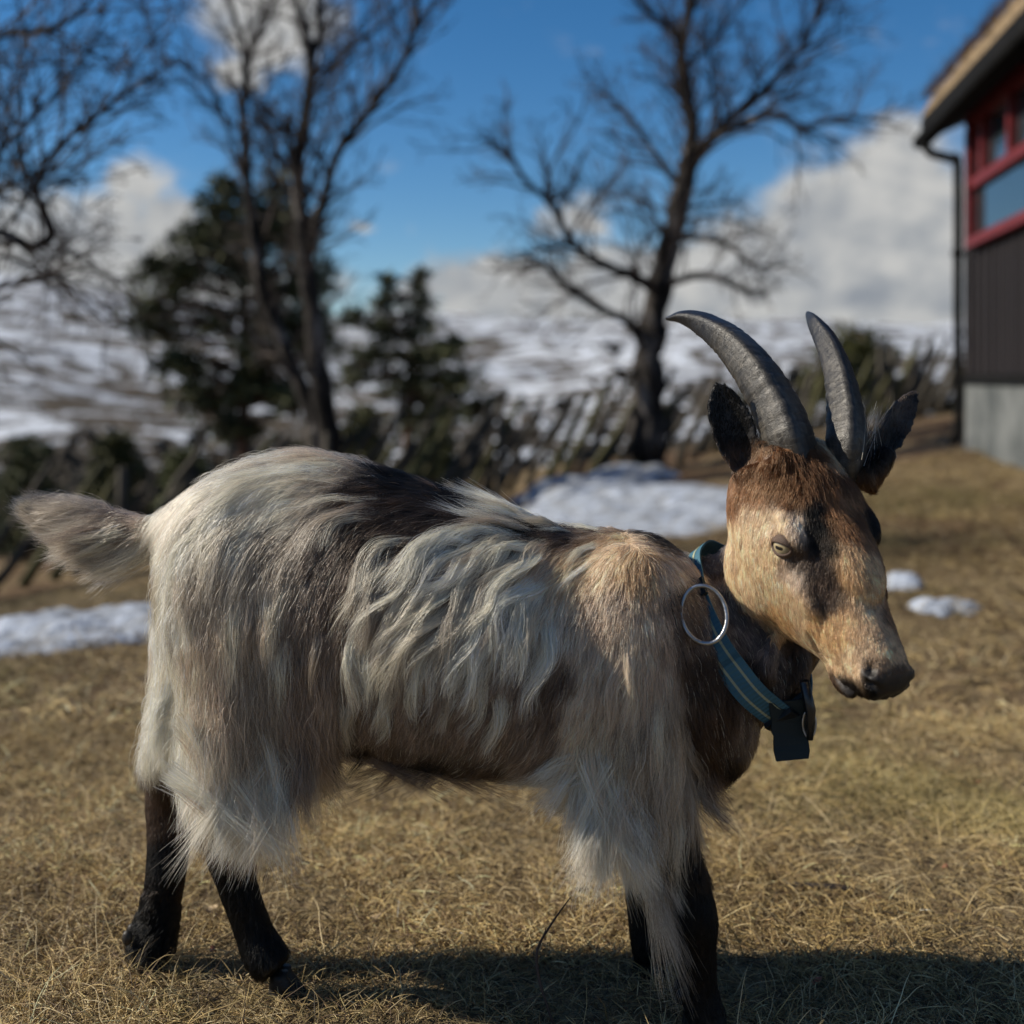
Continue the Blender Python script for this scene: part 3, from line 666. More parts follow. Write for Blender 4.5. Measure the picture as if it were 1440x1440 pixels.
me = bb.mesh('body_src'); bo = bpy.data.objects.new('body', me); COL.objects.link(bo)
bm = bmesh.new(); bm.from_mesh(me); bmesh.ops.recalc_face_normals(bm, faces=bm.faces); bm.to_mesh(me); bm.free()
md = bo.modifiers.new('r', 'REMESH'); md.mode = 'VOXEL'; md.voxel_size = .0040; md.adaptivity = 0
md = bo.modifiers.new('s', 'SMOOTH'); md.factor = .6; md.iterations = 9
bpy.context.view_layer.update(); dg = bpy.context.evaluated_depsgraph_get()
bme = bpy.data.meshes.new_from_object(bo.evaluated_get(dg), depsgraph=dg); bo.modifiers.clear(); bo.data = bme; bme.name = 'body'
vg = bo.vertex_groups.new(name='soft'); _c = np.empty(len(bme.vertices)*3); bme.vertices.foreach_get('co', _c); _c = _c.reshape(-1, 3)
_u = CX+F*_c[:, 0]/_c[:, 1]; _vv = HOR-F*(_c[:, 2]-CH)/_c[:, 1]
_w = ss(-_u, -1010, -930)*ss(-_vv, -1230, -1100)*ss(_u, 215, 260)
for k in range(1, 11):
    ii = np.nonzero((_w > (k-1)/10) & (_w <= k/10))[0]
    if len(ii): vg.add(ii.tolist(), k/10, 'REPLACE')
md = bo.modifiers.new('s', 'SMOOTH'); md.factor = .8; md.iterations = 45; md.vertex_group = 'soft'
bpy.context.view_layer.update(); dg = bpy.context.evaluated_depsgraph_get()
bme = bpy.data.meshes.new_from_object(bo.evaluated_get(dg), depsgraph=dg); bo.modifiers.clear(); bo.data = bme; bme.name = 'body'
nv_ = len(bme.vertices); BV = np.empty(nv_*3); bme.vertices.foreach_get('co', BV); BV = BV.reshape(-1, 3)
BN = np.empty(nv_*3); bme.vertices.foreach_get('normal', BN); BN = BN.reshape(-1, 3)
def tohead(p):
    d_ = (np.atleast_2d(p)-np.array(tuple(HO))); return d_@RH.T/np.array([KA, KB, KS])        # a, b, s
H = tohead(BV)
# sculpting: sockets, lids, nostrils, mouth
def push(c, r, amt, dirv=None, k=2.0):
    d_ = np.linalg.norm((H-np.array(c))/np.array(r), axis=1); f = np.clip(1-d_**k, 0, 1)[:, None]
    BV[:] += f*amt*(BN if dirv is None else np.array(dirv)@RH)
EYE = (.096, -.032)
for sg in (1, -1):
    push((EYE[0], EYE[1], .057*sg), (.026, .022, .03), .0025)
    push((EYE[0]+.001, EYE[1]-.001, .060*sg), (.015, .011, .03), -.0075, None, 2)
    push((.276, -.044, .019*sg), (.011, .0055, .014), -.013, None, 2)
    push((.262, -.036, .023*sg), (.011, .0050, .012), -.007, None, 2)
    push((.285, -.060, .006*sg), (.010, .010, .004), -.002)
mouth = [(.190, -.078), (.205, -.086), (.230, -.088), (.258, -.080), (.285, -.072), (.30, -.068)]
def segd(q, pl):
    d_ = np.full(len(q), 9.)
    for a, b_ in zip(pl[:-1], pl[1:]):
        a, b_ = np.array(a), np.array(b_); t = np.clip(((q-a)@(b_-a))/((b_-a)@(b_-a)), 0, 1); d_ = np.minimum(d_, np.linalg.norm(q-(a+t[:, None]*(b_-a)), axis=1))
    return d_
dm = segd(H[:, :2], mouth); hm = (H[:, 0] > .18) & (H[:, 0] < .31) & (np.abs(H[:, 2]) < .06) & (H[:, 1] < 0) & (H[:, 1] > -.13)
BV[hm] -= BN[hm]*(np.clip(1-(dm[hm]/.0060)**2, 0, 1)*.0085)[:, None]
bme.vertices.foreach_set('co', BV.ravel()); bme.update(); bme.vertices.foreach_get('normal', (tmp := np.empty(nv_*3))); BN = tmp.reshape(-1, 3)
bme.polygons.foreach_set('use_smooth', np.ones(len(bme.polygons), bool))
gx = P(620, 1380, 1.6)
goat = empty('goat', (gx.x, 1.62, 0), 'shaggy grey, white and tan goat with curved horns standing on dry grass', 'goat')
par(bo, goat)
print('body verts', nv_)

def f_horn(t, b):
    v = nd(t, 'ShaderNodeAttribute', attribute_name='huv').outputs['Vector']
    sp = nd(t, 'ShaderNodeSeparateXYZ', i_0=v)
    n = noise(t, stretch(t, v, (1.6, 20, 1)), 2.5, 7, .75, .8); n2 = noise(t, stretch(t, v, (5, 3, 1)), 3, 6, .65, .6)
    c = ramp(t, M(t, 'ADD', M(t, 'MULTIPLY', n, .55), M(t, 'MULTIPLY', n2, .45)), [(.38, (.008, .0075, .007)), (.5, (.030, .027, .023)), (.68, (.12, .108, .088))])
    c = mixc(t, sstep(t, M(t, 'ADD', sp.outputs[1], M(t, 'MULTIPLY', n2, .16)), .76, .84), c, (.014, .014, .016))  # shadow over the horn tip, painted in as a dark colour
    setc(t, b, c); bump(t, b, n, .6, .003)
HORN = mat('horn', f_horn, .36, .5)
def horn(pl, major, flip):
    """tapered, laterally flattened horn with a front keel and growth rings"""
    p, r = resample([P(a, b_, y_) for a, b_, y_, w_ in pl], [w_/2*y_/F for a, b_, y_, w_ in pl], 14)
    n = len(p); T = np.gradient(p, axis=0); T /= np.linalg.norm(T, axis=1)[:, None]; m = 28; b = MB(); rings = []; uv = []
    K = np.array(tuple(major)); rng = np.random.default_rng(4+flip)
    s_ = np.concatenate([[0], np.cumsum(np.linalg.norm(np.diff(p, axis=0), axis=1))]); s_ /= s_[-1]
    for i in range(n):
        U = K-T[i]*(K@T[i]); U /= np.linalg.norm(U); W = np.cross(T[i], U)
        a = np.arange(m)*2*math.pi/m; t = s_[i]
        rg = 1+(.040*math.sin(t*95+1.5*math.sin(t*17))+.018*math.sin(t*43+1))*max(0, 1-t*1.35)
        ca_, sa_ = np.cos(a), np.sin(a); prof = 1/(np.abs(ca_)**1.35+np.abs(sa_)**1.35)**(1/1.35)*(1+.05*np.clip(ca_, 0, 1)**10)
        rings.append(p[i]+(np.outer(np.cos(a)*prof, U)*1.15+np.outer(np.sin(a)*prof, W)*1.0)*r[i]*rg*(1+.012*rng.normal()))
        uv += [(j/m*2 if j < m/2 else 2-j/m*2, t, 0) for j in range(m)]
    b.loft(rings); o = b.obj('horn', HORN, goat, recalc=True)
    at = o.data.attributes.new('huv', 'FLOAT_VECTOR', 'POINT'); at.data.foreach_set('vector', np.array(uv, float)[:len(o.data.vertices)].ravel())
    return o
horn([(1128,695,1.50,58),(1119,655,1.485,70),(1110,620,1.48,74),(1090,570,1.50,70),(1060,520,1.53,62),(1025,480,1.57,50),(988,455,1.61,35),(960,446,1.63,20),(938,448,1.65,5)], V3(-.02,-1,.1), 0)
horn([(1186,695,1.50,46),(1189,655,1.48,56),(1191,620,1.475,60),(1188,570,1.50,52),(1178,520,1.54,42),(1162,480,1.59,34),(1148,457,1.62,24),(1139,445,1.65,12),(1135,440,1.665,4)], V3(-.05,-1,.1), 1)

def f_eye(t, b):
    v = objc(t); s_ = nd(t, 'ShaderNodeSeparateXYZ', i_0=v); x, y, z = s_.outputs
    r = M(t, 'SQRT', M(t, 'ADD', M(t, 'MULTIPLY', x, x), M(t, 'MULTIPLY', y, y)))
    xe = M(t, 'DIVIDE', M(t, 'MAXIMUM', M(t, 'SUBTRACT', M(t, 'ABSOLUTE', x), .25), 0.0), .12); ye = M(t, 'DIVIDE', y, .15)
    q = M(t, 'SQRT', M(t, 'ADD', M(t, 'MULTIPLY', xe, xe), M(t, 'MULTIPLY', ye, ye)))
    n = noise(t, v, 9, 4, .6)
    iris = ramp(t, M(t, 'ADD', M(t, 'MULTIPLY', r, 1.0), M(t, 'MULTIPLY', M(t, 'SUBTRACT', n, .5), .4)), [(.1, (.28, .22, .12)), (.5, (.40, .33, .20)), (.8, (.20, .15, .08))])
    c = mixc(t, sstep(t, r, .74, .84), iris, (.03, .022, .018))
    c = mixc(t, sstep(t, q, 1.1, .8), c, (.004, .004, .006))
    setc(t, b, c); b.inputs['Coat Weight'].default_value = 1; b.inputs['Coat Roughness'].default_value = .03
EYEM = mat('goat_eye', f_eye, .35, .5)
LID = noisy('eyelid', (.05, .03, .022), (.13, .085, .06), 90, .55)
for sg in (1, -1):
    c = Hp(.097, -.033, .0490*sg if sg > 0 else -.0425); zax = (HS*sg+HF*.30+HU*.10).normalized(); xax = V3(1, -.35, -.10); xax = (xax-zax*xax.dot(zax)).normalized(); yax = zax.cross(xax)
    if yax.z < 0: xax, yax = -xax, -yax
    RE = .0142; Mx = Matrix.Translation(c)@Matrix((xax, yax, zax)).transposed().to_4x4()@Matrix.Scale(RE, 4)
    b = MB(); b.ellipsoid((0, 0, 0), (1, 1, 1), None, 28, 18); me = b.mesh('eye'); me.materials.append(EYEM)
    o = bpy.data.objects.new('eye', me); COL.objects.link(o); o.matrix_world = Mx; par(o, goat)
    b = MB(); n = 40; an = np.arange(n)*2*math.pi/n; rings = []
    for k, (q, rr_) in enumerate(((0, 1.01), (.02, 1.13), (.15, 1.17), (.4, 1.16), (.7, 1.13), (1, 1.08))):
        ap = np.where(np.sin(an) > 0, .40, .50); th0 = 1/np.sqrt((np.cos(an)/.92)**2+(np.sin(an)/ap)**2); tt_ = th0+(1.45-th0)*q
        rings.append(np.stack([rr_*np.sin(tt_)*np.cos(an), rr_*np.sin(tt_)*np.sin(an)+(.04*(np.sin(an) > 0)*(k == 2)), rr_*np.cos(tt_)+(.05*(np.sin(an) > 0)*(k in (1, 2)))], 1))
    b.loft(rings, cap=False); me = b.mesh('eyelid'); me.materials.append(LID)
    o = bpy.data.objects.new('eyelid', me); COL.objects.link(o); o.matrix_world = Mx; par(o, goat)
# hooves: two claws per foot
HOOF = noisy('hoof', (.008, .007, .006), (.03, .026, .022), 40, .5, (1, 1, 3))
def foot(px, Yf, head=-.12, L=.062, w_=.022, h=.036):
    X0 = (px-CX)/F*Yf; z0 = float(gz(X0, Yf))
    for sg in (1, -1):
        b = MB(); rings = []
        for k in range(7):
            t = k/6; zz = h*t; x0 = -L*.95+.006*t; x1 = -.030*t**.9*1.0; n = 18; a = np.arange(n)*2*math.pi/n
            cx_, hx = (x0+x1)/2, (x1-x0)/2; ww = w_/2*(1-.12*t)
            xx = cx_+hx*np.sign(np.cos(a))*np.abs(np.cos(a))**.8; yy = ww*np.sin(a)*(1-.35*np.clip(np.cos(a), 0, 1)**2)
            rings.append(np.stack([xx, yy+sg*w_*.54, np.full(n, zz-.004)], 1))
        rings.append(rings[-1]*np.array([.8, .8, 1])+np.array([-.006, 0, .006])); b.loft(rings)
        R_ = np.array(Matrix.Rotation(head+sg*.07, 3, 'Z')); b.v[0] = b.v[0]@R_.T+np.array([X0, Yf, z0])
        b.obj('hoof', HOOF, goat, recalc=True)
        if px == 948: continue
        b = MB(); b.ellipsoid((X0-L*.98*math.cos(head), Yf+sg*.011, z0+.052), (.007, .0055, .010)); b.obj('dewclaw', HOOF, goat)
foot(440, 1.595); foot(246, 1.655); foot(948, 1.655, -.1); foot(1026, 1.508)

#==FUR==
# ------------------------------------------------------------------ coat: colours and lie of the hair over the animal
PAL = dict(MT=(.27,.205,.158), W=(.88,.81,.64), W2=(.68,.60,.46), LG=(.40,.33,.255), TG=(.16,.118,.092), DB=(.07,.043,.029), DK=(.009,.007,.006), TAN=(.76,.54,.34), OR=(.67,.42,.22),
           PG=(.58,.44,.325), PK=(.70,.56,.42), BR=(.11,.045,.018), RB=(.25,.115,.048), CR=(.84,.58,.35), BK=(.003,.003,.003), NG=(.19,.155,.135), GB=(.062,.043,.033))
BODYF = [  # photo u, v, lie du, dv, length mm, lift mm, colour
 (300,690,-.7,.7,55,8,'W2'),(230,760,-.3,1,50,8,'W'),(240,850,0,1,60,9,'W'),(215,950,-.05,1,80,10,'W'),(225,900,-.02,1,70,8,'W'),(260,1000,0,1,65,12,'W'),(300,1080,.05,1,60,12,'W'),(350,1050,.05,1,60,12,'W'),
 (250,1100,.05,1,22,4,'DB'),(425,1000,.05,1,85,10,'MT'),(400,1080,.05,1,60,9,'LG'),(300,800,-.15,1,65,9,'LG'),(345,720,-.7,.6,60,9,'W'),(300,880,-.1,1,70,9,'PG'),(350,930,0,1,70,9,'LG'),
 (420,680,-.95,.25,65,9,'W'),(500,655,-1,.05,55,7,'LG'),(470,690,-.95,.25,55,7,'LG'),(520,700,-.9,.3,55,7,'DB'),(575,668,-1,-.1,45,6,'DK'),(640,695,-.9,-.2,45,6,'DK'),(700,712,-.9,.1,45,6,'DK'),(745,722,-.9,.2,40,6,'DK'),(680,725,-.9,.2,40,6,'DK'),(800,738,-.6,.5,28,4,'GB'),
 (400,755,-.7,.7,50,7,'LG'),(455,770,-.4,.9,30,5,'TG'),(480,840,-.2,1,30,5,'TG'),(430,850,-.2,1,40,6,'MT'),(480,930,-.1,1,34,5,'MT'),(420,920,0,1,60,7,'MT'),(385,830,-.1,1,60,7,'LG'),
 (560,740,-.8,.5,45,6,'GB'),(620,760,-.7,.6,45,6,'GB'),(600,820,-.7,.7,45,6,'TG'),(690,770,-.6,.7,45,6,'TG'),(560,860,-.7,.7,40,6,'MT'),(650,880,-.5,.85,45,6,'TG'),(560,940,-.4,.9,40,5,'MT'),(650,950,-.4,.9,40,5,'MT'),
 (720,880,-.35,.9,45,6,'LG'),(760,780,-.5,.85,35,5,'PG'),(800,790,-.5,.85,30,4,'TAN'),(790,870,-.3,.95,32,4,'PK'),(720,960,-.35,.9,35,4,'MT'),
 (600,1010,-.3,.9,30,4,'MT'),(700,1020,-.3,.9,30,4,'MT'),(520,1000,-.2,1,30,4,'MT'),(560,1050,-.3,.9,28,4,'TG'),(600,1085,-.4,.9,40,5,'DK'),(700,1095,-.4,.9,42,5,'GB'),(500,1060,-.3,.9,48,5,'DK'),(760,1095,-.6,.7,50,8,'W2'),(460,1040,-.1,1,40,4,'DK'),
 (770,1000,-.3,1,32,4,'TG'),(770,930,-.3,1,32,4,'TG'),(750,1060,-.4,.9,40,5,'MT'),(840,790,-.3,1,24,3,'TAN'),(890,800,-.1,1,22,3,'OR'),(870,760,-.3,.9,24,3,'TAN'),(900,738,.6,.4,22,3,'DK'),(860,738,-.3,.9,22,3,'GB'),(940,752,.7,.6,22,3,'DK'),
 (930,800,.2,1,24,3,'PG'),(955,850,.15,1,28,4,'TG'),(915,880,.1,1,28,4,'PG'),(860,860,-.2,1,28,4,'PG'),(880,900,-.1,1,30,4,'PK'),(850,930,-.25,1,32,4,'PK'),(820,1000,-.25,1,38,5,'PK'),(860,1040,-.15,1,45,6,'W2'),(820,1080,-.35,1,50,8,'W2'),
 (900,950,.0,1,50,5,'PG'),(930,1010,.0,1,60,6,'LG'),(865,1100,-.2,1,55,9,'W'),(885,1160,-.25,1,42,8,'W'),(925,1090,-.2,1,45,7,'LG'),(965,1140,.1,1,26,4,'DB'),(970,1190,.1,1,18,3,'DK'),(975,1010,.15,1,50,5,'DB'),(985,1080,.55,.85,70,6,'DB'),
 (1010,1000,.2,1,26,4,'DB'),(1045,1010,.2,1,22,3,'TG'),(1020,1080,.35,.9,36,4,'DK'),(990,940,.2,1,34,4,'GB'),
 (955,830,.15,1,14,2,'TG'),(958,880,.15,1,14,2,'TG'),(985,940,.2,1,15,2,'GB'),(985,800,.1,1,14,2,'NG'),(1000,740,.1,1,16,2,'NG'),(1010,860,.2,1,16,2,'NG'),(1045,880,.2,1,14,2,'NG'),(1030,830,.1,1,12,2,'NG'),(1040,930,.3,1,20,3,'GB'),(1085,915,.1,1,12,2,'NG'),(1105,930,.1,1,12,2,'GB'),(1080,990,.3,1,22,3,'GB'),(1030,700,.1,1,12,2,'LG'),(1072,955,0,1,14,3,'DB'),(1114,950,0,1,12,2,'GB'),(1110,1000,.3,1,20,2,'DK')]
LEGF = [(340,1160,.1,1,40,5,'BR'),(340,1230,.1,1,12,2,'BK'),(380,1350,.1,1,10,2,'BK'),(250,1120,0,1,16,3,'DB'),(240,1155,0,1,12,2,'DB'),(235,1190,0,1,12,2,'BK'),(215,1330,-.5,.8,18,7,'BK'),(180,1330,-.5,.8,22,9,'BK'),
 (890,1190,-.2,1,25,5,'W2'),(955,1190,.05,1,16,3,'DK'),(945,1215,0,1,16,3,'DK'),(965,1240,.1,1,14,2,'BK'),(980,1330,0,1,10,2,'BK'),(990,1440,0,1,10,2,'BK'),(920,1250,0,1,14,2,'BK'),(920,1330,-.2,1,16,3,'BK'),(925,1170,-.1,1,24,5,'LG')]
HEADF = [(1075,640,-.3,.9,18,6,'BR'),(1105,640,-.1,.9,22,8,'BR'),(1140,632,.1,.9,24,8,'BR'),(1172,630,.2,.9,22,8,'RB'),(1205,640,.2,.9,20,6,'CR'),(1035,740,.05,1,16,2.5,'CR'),(1045,800,.1,1,15,2,'CR'),(1055,860,.2,1,13,2,'TAN'),(1085,830,.15,.9,11,1.6,'TAN'),(1120,890,.2,.7,11,1.6,'OR'),(1080,790,.1,.9,10,1.4,'CR'),(1115,770,-.2,.9,8,1.2,'PG'),(1090,735,-.3,.7,8,1.2,'TAN'),
 (1110,700,-.3,.7,11,1.6,'PG'),(1075,700,-.3,.9,13,2,'RB'),(1065,665,-.2,1,14,3,'RB'),(1100,660,-.1,.9,16,3,'BR'),(1135,650,.1,.9,20,5,'BR'),(1160,680,.1,.9,18,4,'BR'),(1190,652,.05,.9,20,5,'CR'),(1185,675,.05,.9,18,4,'PG'),(1220,655,.3,.9,16,4,'BR'),(1248,660,.3,.9,12,2,'DK'),(1245,690,.3,.9,12,2,'DK'),
 (1170,720,.2,.9,14,2.5,'BR'),(1142,720,.2,.9,10,1.5,'BK'),(1150,760,.1,.9,9,1.4,'BK'),(1128,752,.1,.9,7,1.2,'GB'),(1140,815,.1,.9,9,1.4,'GB'),(1150,850,.1,.9,9,1.4,'DB'),(1190,780,.2,.9,12,2,'RB'),(1200,740,.2,.9,13,2.4,'BR'),(1195,830,.1,.9,10,1.6,'OR'),
 (1180,880,.1,.9,10,1.5,'OR'),(1150,900,.1,.8,10,1.5,'TAN'),(1215,870,.1,.9,9,1.4,'TAN'),(1205,905,.1,.9,6,1,'TAN'),(1240,860,.2,.9,8,1.2,'GB'),(1250,800,.3,.9,10,1.6,'BR'),(1260,740,.3,.9,10,1.6,'DK'),(1240,700,.3,.9,13,2,'DK'),
 (1240,905,.1,.6,5,1,'GB'),(1262,935,.1,.6,4,1,'BK'),(1228,935,.1,.6,4,1,'DK'),(1190,930,.1,.8,5,1,'TAN'),(1180,955,.2,.8,7,1.6,'PG'),(1195,978,.2,.8,9,2,'DB'),(1225,975,.2,.8,6,1.2,'BK'),(1205,950,.2,.6,4,.8,'DB'),(1090,880,.2,.8,11,1.6,'TAN'),(1120,918,.2,.7,12,1.6,'DB'),(1215,780,.2,.9,12,2,'OR')]
EARF = [(1000,560,-.1,-1,4,.6,'BK'),(1040,590,.2,-1,4,.6,'BK'),(990,640,-.1,-1,5,.8,'DK'),(1020,660,-.1,-1,12,1.5,'DB'),(1050,690,0,-1,12,2,'RB'),(1285,560,.3,-1,4,.6,'BK'),(1250,640,.3,-1,5,.8,'BK'),(1275,560,.3,-1,4,.6,'GB')]
TAILF = [(20,700,-1,-.1,45,6,'W2'),(60,690,-1,-.35,60,8,'GB'),(60,715,-1,.1,60,8,'W2'),(110,690,-1,-.5,70,9,'DB'),(120,735,-1,.3,80,10,'LG'),(150,715,-1,-.4,70,8,'TG'),(150,750,-.9,.55,95,14,'LG'),(185,735,-1,-.3,70,8,'TG'),(185,765,-.7,.75,95,16,'LG'),(212,775,-.45,.9,85,14,'W2'),(225,745,-.8,.4,40,6,'PG')]
HEADC = [(.00,.0,.0,'BR'),(.03,.0,.02,'BR'),(.03,.0,-.02,'BR'),(.005,0,-.018,'CR'),(.0,.0,.03,'BR'),(.06,.0,.0,'RB'),(.05,-.005,.035,'BR'),(.02,-.03,.052,'RB'),(.02,-.01,.04,'BR'),(.035,.0,.0,'BR'),(.0,-.06,.05,'RB'),(.04,-.04,.06,'TAN'),
 (.075,.0,.027,'BK'),(.095,-.003,.028,'BK'),(.115,-.008,.031,'DK'),(.135,-.018,.036,'GB'),(.155,-.026,.037,'DB'),(.178,-.032,.036,'GB'),(.195,-.036,.034,'OR'),(.08,-.01,.045,'PG'),(.072,-.018,.056,'TAN'),(.118,-.03,.055,'GB'),(.10,-.048,.062,'CR'),(.125,-.042,.055,'PG'),
 (.085,.0,.006,'RB'),(.10,.0,-.012,'BR'),(.12,.0,.0,'RB'),(.14,.0,.012,'OR'),(.17,.0,.0,'OR'),(.20,.0,.01,'TAN'),(.23,.0,.0,'OR'),(.25,-.01,.012,'TAN'),(.262,-.02,.0,'OR'),(.275,-.028,.0,'DB'),(.285,-.04,.0,'BK'),(.28,-.045,.02,'BK'),(.262,-.035,.028,'DB'),(.255,-.04,.033,'TAN'),
 (.04,-.09,.06,'CR'),(.08,-.08,.065,'CR'),(.07,-.12,.05,'CR'),(.11,-.10,.055,'TAN'),(.13,-.07,.055,'CR'),(.15,-.10,.045,'OR'),(.16,-.06,.045,'TAN'),(.19,-.06,.04,'OR'),(.19,-.09,.035,'TAN'),(.215,-.05,.035,'OR'),(.24,-.055,.032,'TAN'),(.225,-.075,.03,'CR'),
 (.21,-.10,.022,'TAN'),(.24,-.095,.015,'DB'),(.262,-.072,.02,'DK'),(.25,-.115,.0,'DB'),(.08,-.185,.03,'DB'),(.08,-.185,.0,'DB'),(.13,-.18,.02,'DB'),(.05,-.18,.03,'DB'),(.02,-.165,.03,'DB'),(.10,-.168,.01,'DB'),(.17,-.138,.0,'DB'),(.10,-.14,.045,'TAN'),(.15,-.13,.035,'OR'),
 (.02,-.03,-.05,'DK'),(.05,-.02,-.045,'BR'),(.09,-.01,-.045,'DK'),(.10,-.04,-.06,'BK'),(.14,-.04,-.05,'DB'),(.08,-.09,-.06,'RB'),(.18,-.05,-.04,'BR'),(.22,-.05,-.03,'BR'),(.15,-.01,-.03,'BR'),(.21,-.01,-.02,'RB'),(.0,-.06,-.05,'DK'),(-.02,-.02,-.055,'DK'),(-.03,.0,-.07,'DK'),(.0,.02,-.06,'DK'),(-.02,-.02,.055,'BR'),(-.03,-.03,.065,'DB')]  # far side of the face darker: its shade is put into the fur colour
_HC = np.array([t_[:3] for t_ in HEADC]); _HV = np.array([PAL[t_[3]] for t_ in HEADC])
def headcol(h):
    q = h*np.array([.925, 1.15, 1.22]); q = q+np.stack([.004*wob(q[:, 0]+q[:, 1], q[:, 2], 90, 4, 3), .003*wob(q[:, 0], q[:, 2], 110, 4, 8), .004*wob(q[:, 0], q[:, 2]+q[:, 1], 100, 4, 15)], 1)
    c_ = _HC*np.array([.925, 1.15, 1.22]); out = np.zeros((len(q), 3)); w_ = np.zeros(len(q))
    for a_, v_ in zip(c_, _HV):
        k_ = 1/(((q-a_)**2).sum(1)+.007**2)**3; out += k_[:, None]*v_; w_ += k_
    return out/w_[:, None]
def mkfield(T, soft=22., u0=-60, v0=380, u1=1500, v1=1500, st=6):
    us = np.arange(u0, u1, st); vs = np.arange(v0, v1, st); U, W_ = np.meshgrid(us, vs)
    cu = U+14*wob(U, W_, .021, 5, 3)+5*wob(U, W_, .09, 4, 9); cv_ = W_+14*wob(U, W_, .019, 5, 17)+5*wob(U, W_, .08, 4, 23)
    A = np.array([[t[0], t[1]] for t in T], float); val = np.array([[t[2]/math.hypot(t[2], t[3]), t[3]/math.hypot(t[2], t[3]), t[4]*.001, t[5]*.001, *PAL[t[6]]] for t in T])
    out = np.zeros(U.shape+(7,)); ws = np.zeros(U.shape); wc = np.zeros(U.shape); oc = np.zeros(U.shape+(3,))
    for a, v in zip(A, val):
        w_ = 1/((U-a[0])**2+(W_-a[1])**2+soft**2)**2; out += w_[..., None]*v; ws += w_
        w2 = 1/((cu-a[0])**2+(cv_-a[1])**2+10.**2)**3; oc += w2[..., None]*v[4:]; wc += w2
    out /= ws[..., None]; out[..., 4:] = oc/wc[..., None]
    def look(uv):
        i = np.clip(((uv[:, 1]-v0)/st).astype(int), 0, len(vs)-1); j = np.clip(((uv[:, 0]-u0)/st).astype(int), 0, len(us)-1); return out[i, j]
    return look
FIELDS = [mkfield(T) for T in (BODYF, LEGF, HEADF, EARF, TAILF)]
def uvof(p): return np.stack([CX+F*p[:, 0]/p[:, 1], HOR-F*(p[:, 2]-CH)/p[:, 1]], 1)
earseg = [(np.array(tuple(P(1063,690,1.475))), np.array(tuple(P(1006,536,1.50)))), (np.array(tuple(P(1232,655,1.475))), np.array(tuple(P(1288,547,1.52))))]
def region(p, n):
    """0 trunk and neck, 1 legs, 2 head, 3 ears, 4 tail"""
    uv = uvof(p); h = tohead(p); reg = np.zeros(len(p), int)
    lowz = np.where(uv[:, 0] < 600, np.where(p[:, 1] > 1.63, .262, .225), np.where(p[:, 1] > 1.58, .25, .20))
    reg[p[:, 2] < lowz] = 1
    dlo = segd(h[:, :2], [(.0, -.05), (.1, -.075), (.28, -.06)])
    ishead = (h[:, 0] > -.04) & (h[:, 0] < .31) & (h[:, 1] > -.19) & (h[:, 1] < .05) & (np.abs(h[:, 2]) < .085) & (dlo < .108) & ~((h[:, 1] < -.172) & (h[:, 0] < .2)) & (p[:, 1] < 1.545)
    ishead &= ~((uv[:, 1] > 820+(uv[:, 0]-1020)*1.2) & (uv[:, 0] < 1108) & (uv[:, 1] > 815)) & ~((uv[:, 1] > 915) & (uv[:, 0] < 1140) & (h[:, 1] < -.13))
    reg[ishead] = 2
    for a, b_ in earseg:
        t = np.clip(((p-a)@(b_-a))/((b_-a)@(b_-a)), 0, 1); d_ = np.linalg.norm(p-(a+t[:, None]*(b_-a)), axis=1); reg[(d_ < .045) & (t > .22)] = 3
    reg[(uv[:, 0] < 222) & (uv[:, 1] < 800)] = 4
    return reg, uv
def fieldat(reg, uv, pw=None):
    out = np.zeros((len(uv), 7))
    for k in range(5):
        m_ = reg == k
        if m_.any(): out[m_] = FIELDS[k](uv[m_])
    if pw is not None and (reg == 2).any(): out[reg == 2, 4:] = headcol(tohead(pw[reg == 2]))
    return out
# vertex colours of the skin follow the coat
reg_v, uv_v = region(BV, BN); fv = fieldat(reg_v, uv_v, BV)[:, 4:]
hv = tohead(BV)
nose_m = ss(hv[:, 0], .272, .29)*(reg_v == 2); lips = np.clip(1-(segd(hv[:, :2], mouth)/.008), 0, 1)*(reg_v == 2)*ss(hv[:, 0], .2, .25)
nst = np.zeros(len(hv))
for sg in (1, -1): nst = np.maximum(nst, np.clip(1.6-np.linalg.norm((hv-np.array([.270, -.041, .021*sg]))/np.array([.015, .008, .014]), axis=1), 0, 1)*(reg_v == 2))
darkm = np.clip(np.maximum(np.maximum(nose_m, lips), nst), 0, 1)[:, None]; eyem = np.zeros(len(hv))
for sg in (1, -1): eyem = np.maximum(eyem, np.clip(1.5-np.linalg.norm((hv-np.array([.097, -.033, .058*sg]))/np.array([.012, .0085, .03]), axis=1)*1.0, 0, 1))
sk = fv*.75*(1-darkm)+np.array([.012, .010, .010])*darkm*(1-.7*nst[:, None]); sk = sk*(1-eyem[:, None])+np.array([.022, .016, .014])*eyem[:, None]
ca = bme.attributes.new('skin', 'FLOAT_COLOR', 'POINT'); ca.data.foreach_set('color', np.column_stack([sk, np.ones(len(sk))]).ravel())
def f_skin(t, b):
    a = nd(t, 'ShaderNodeAttribute', attribute_name='skin').outputs['Color']; n = noise(t, objc(t), 160, 4, .6)
    setc(t, b, mixc(t, M(t, 'MULTIPLY', n, .5), a, (.02, .016, .014))); bump(t, b, n, .5, .002)
bme.materials.clear(); bme.materials.append(mat('goat_skin', f_skin, .55, .4))

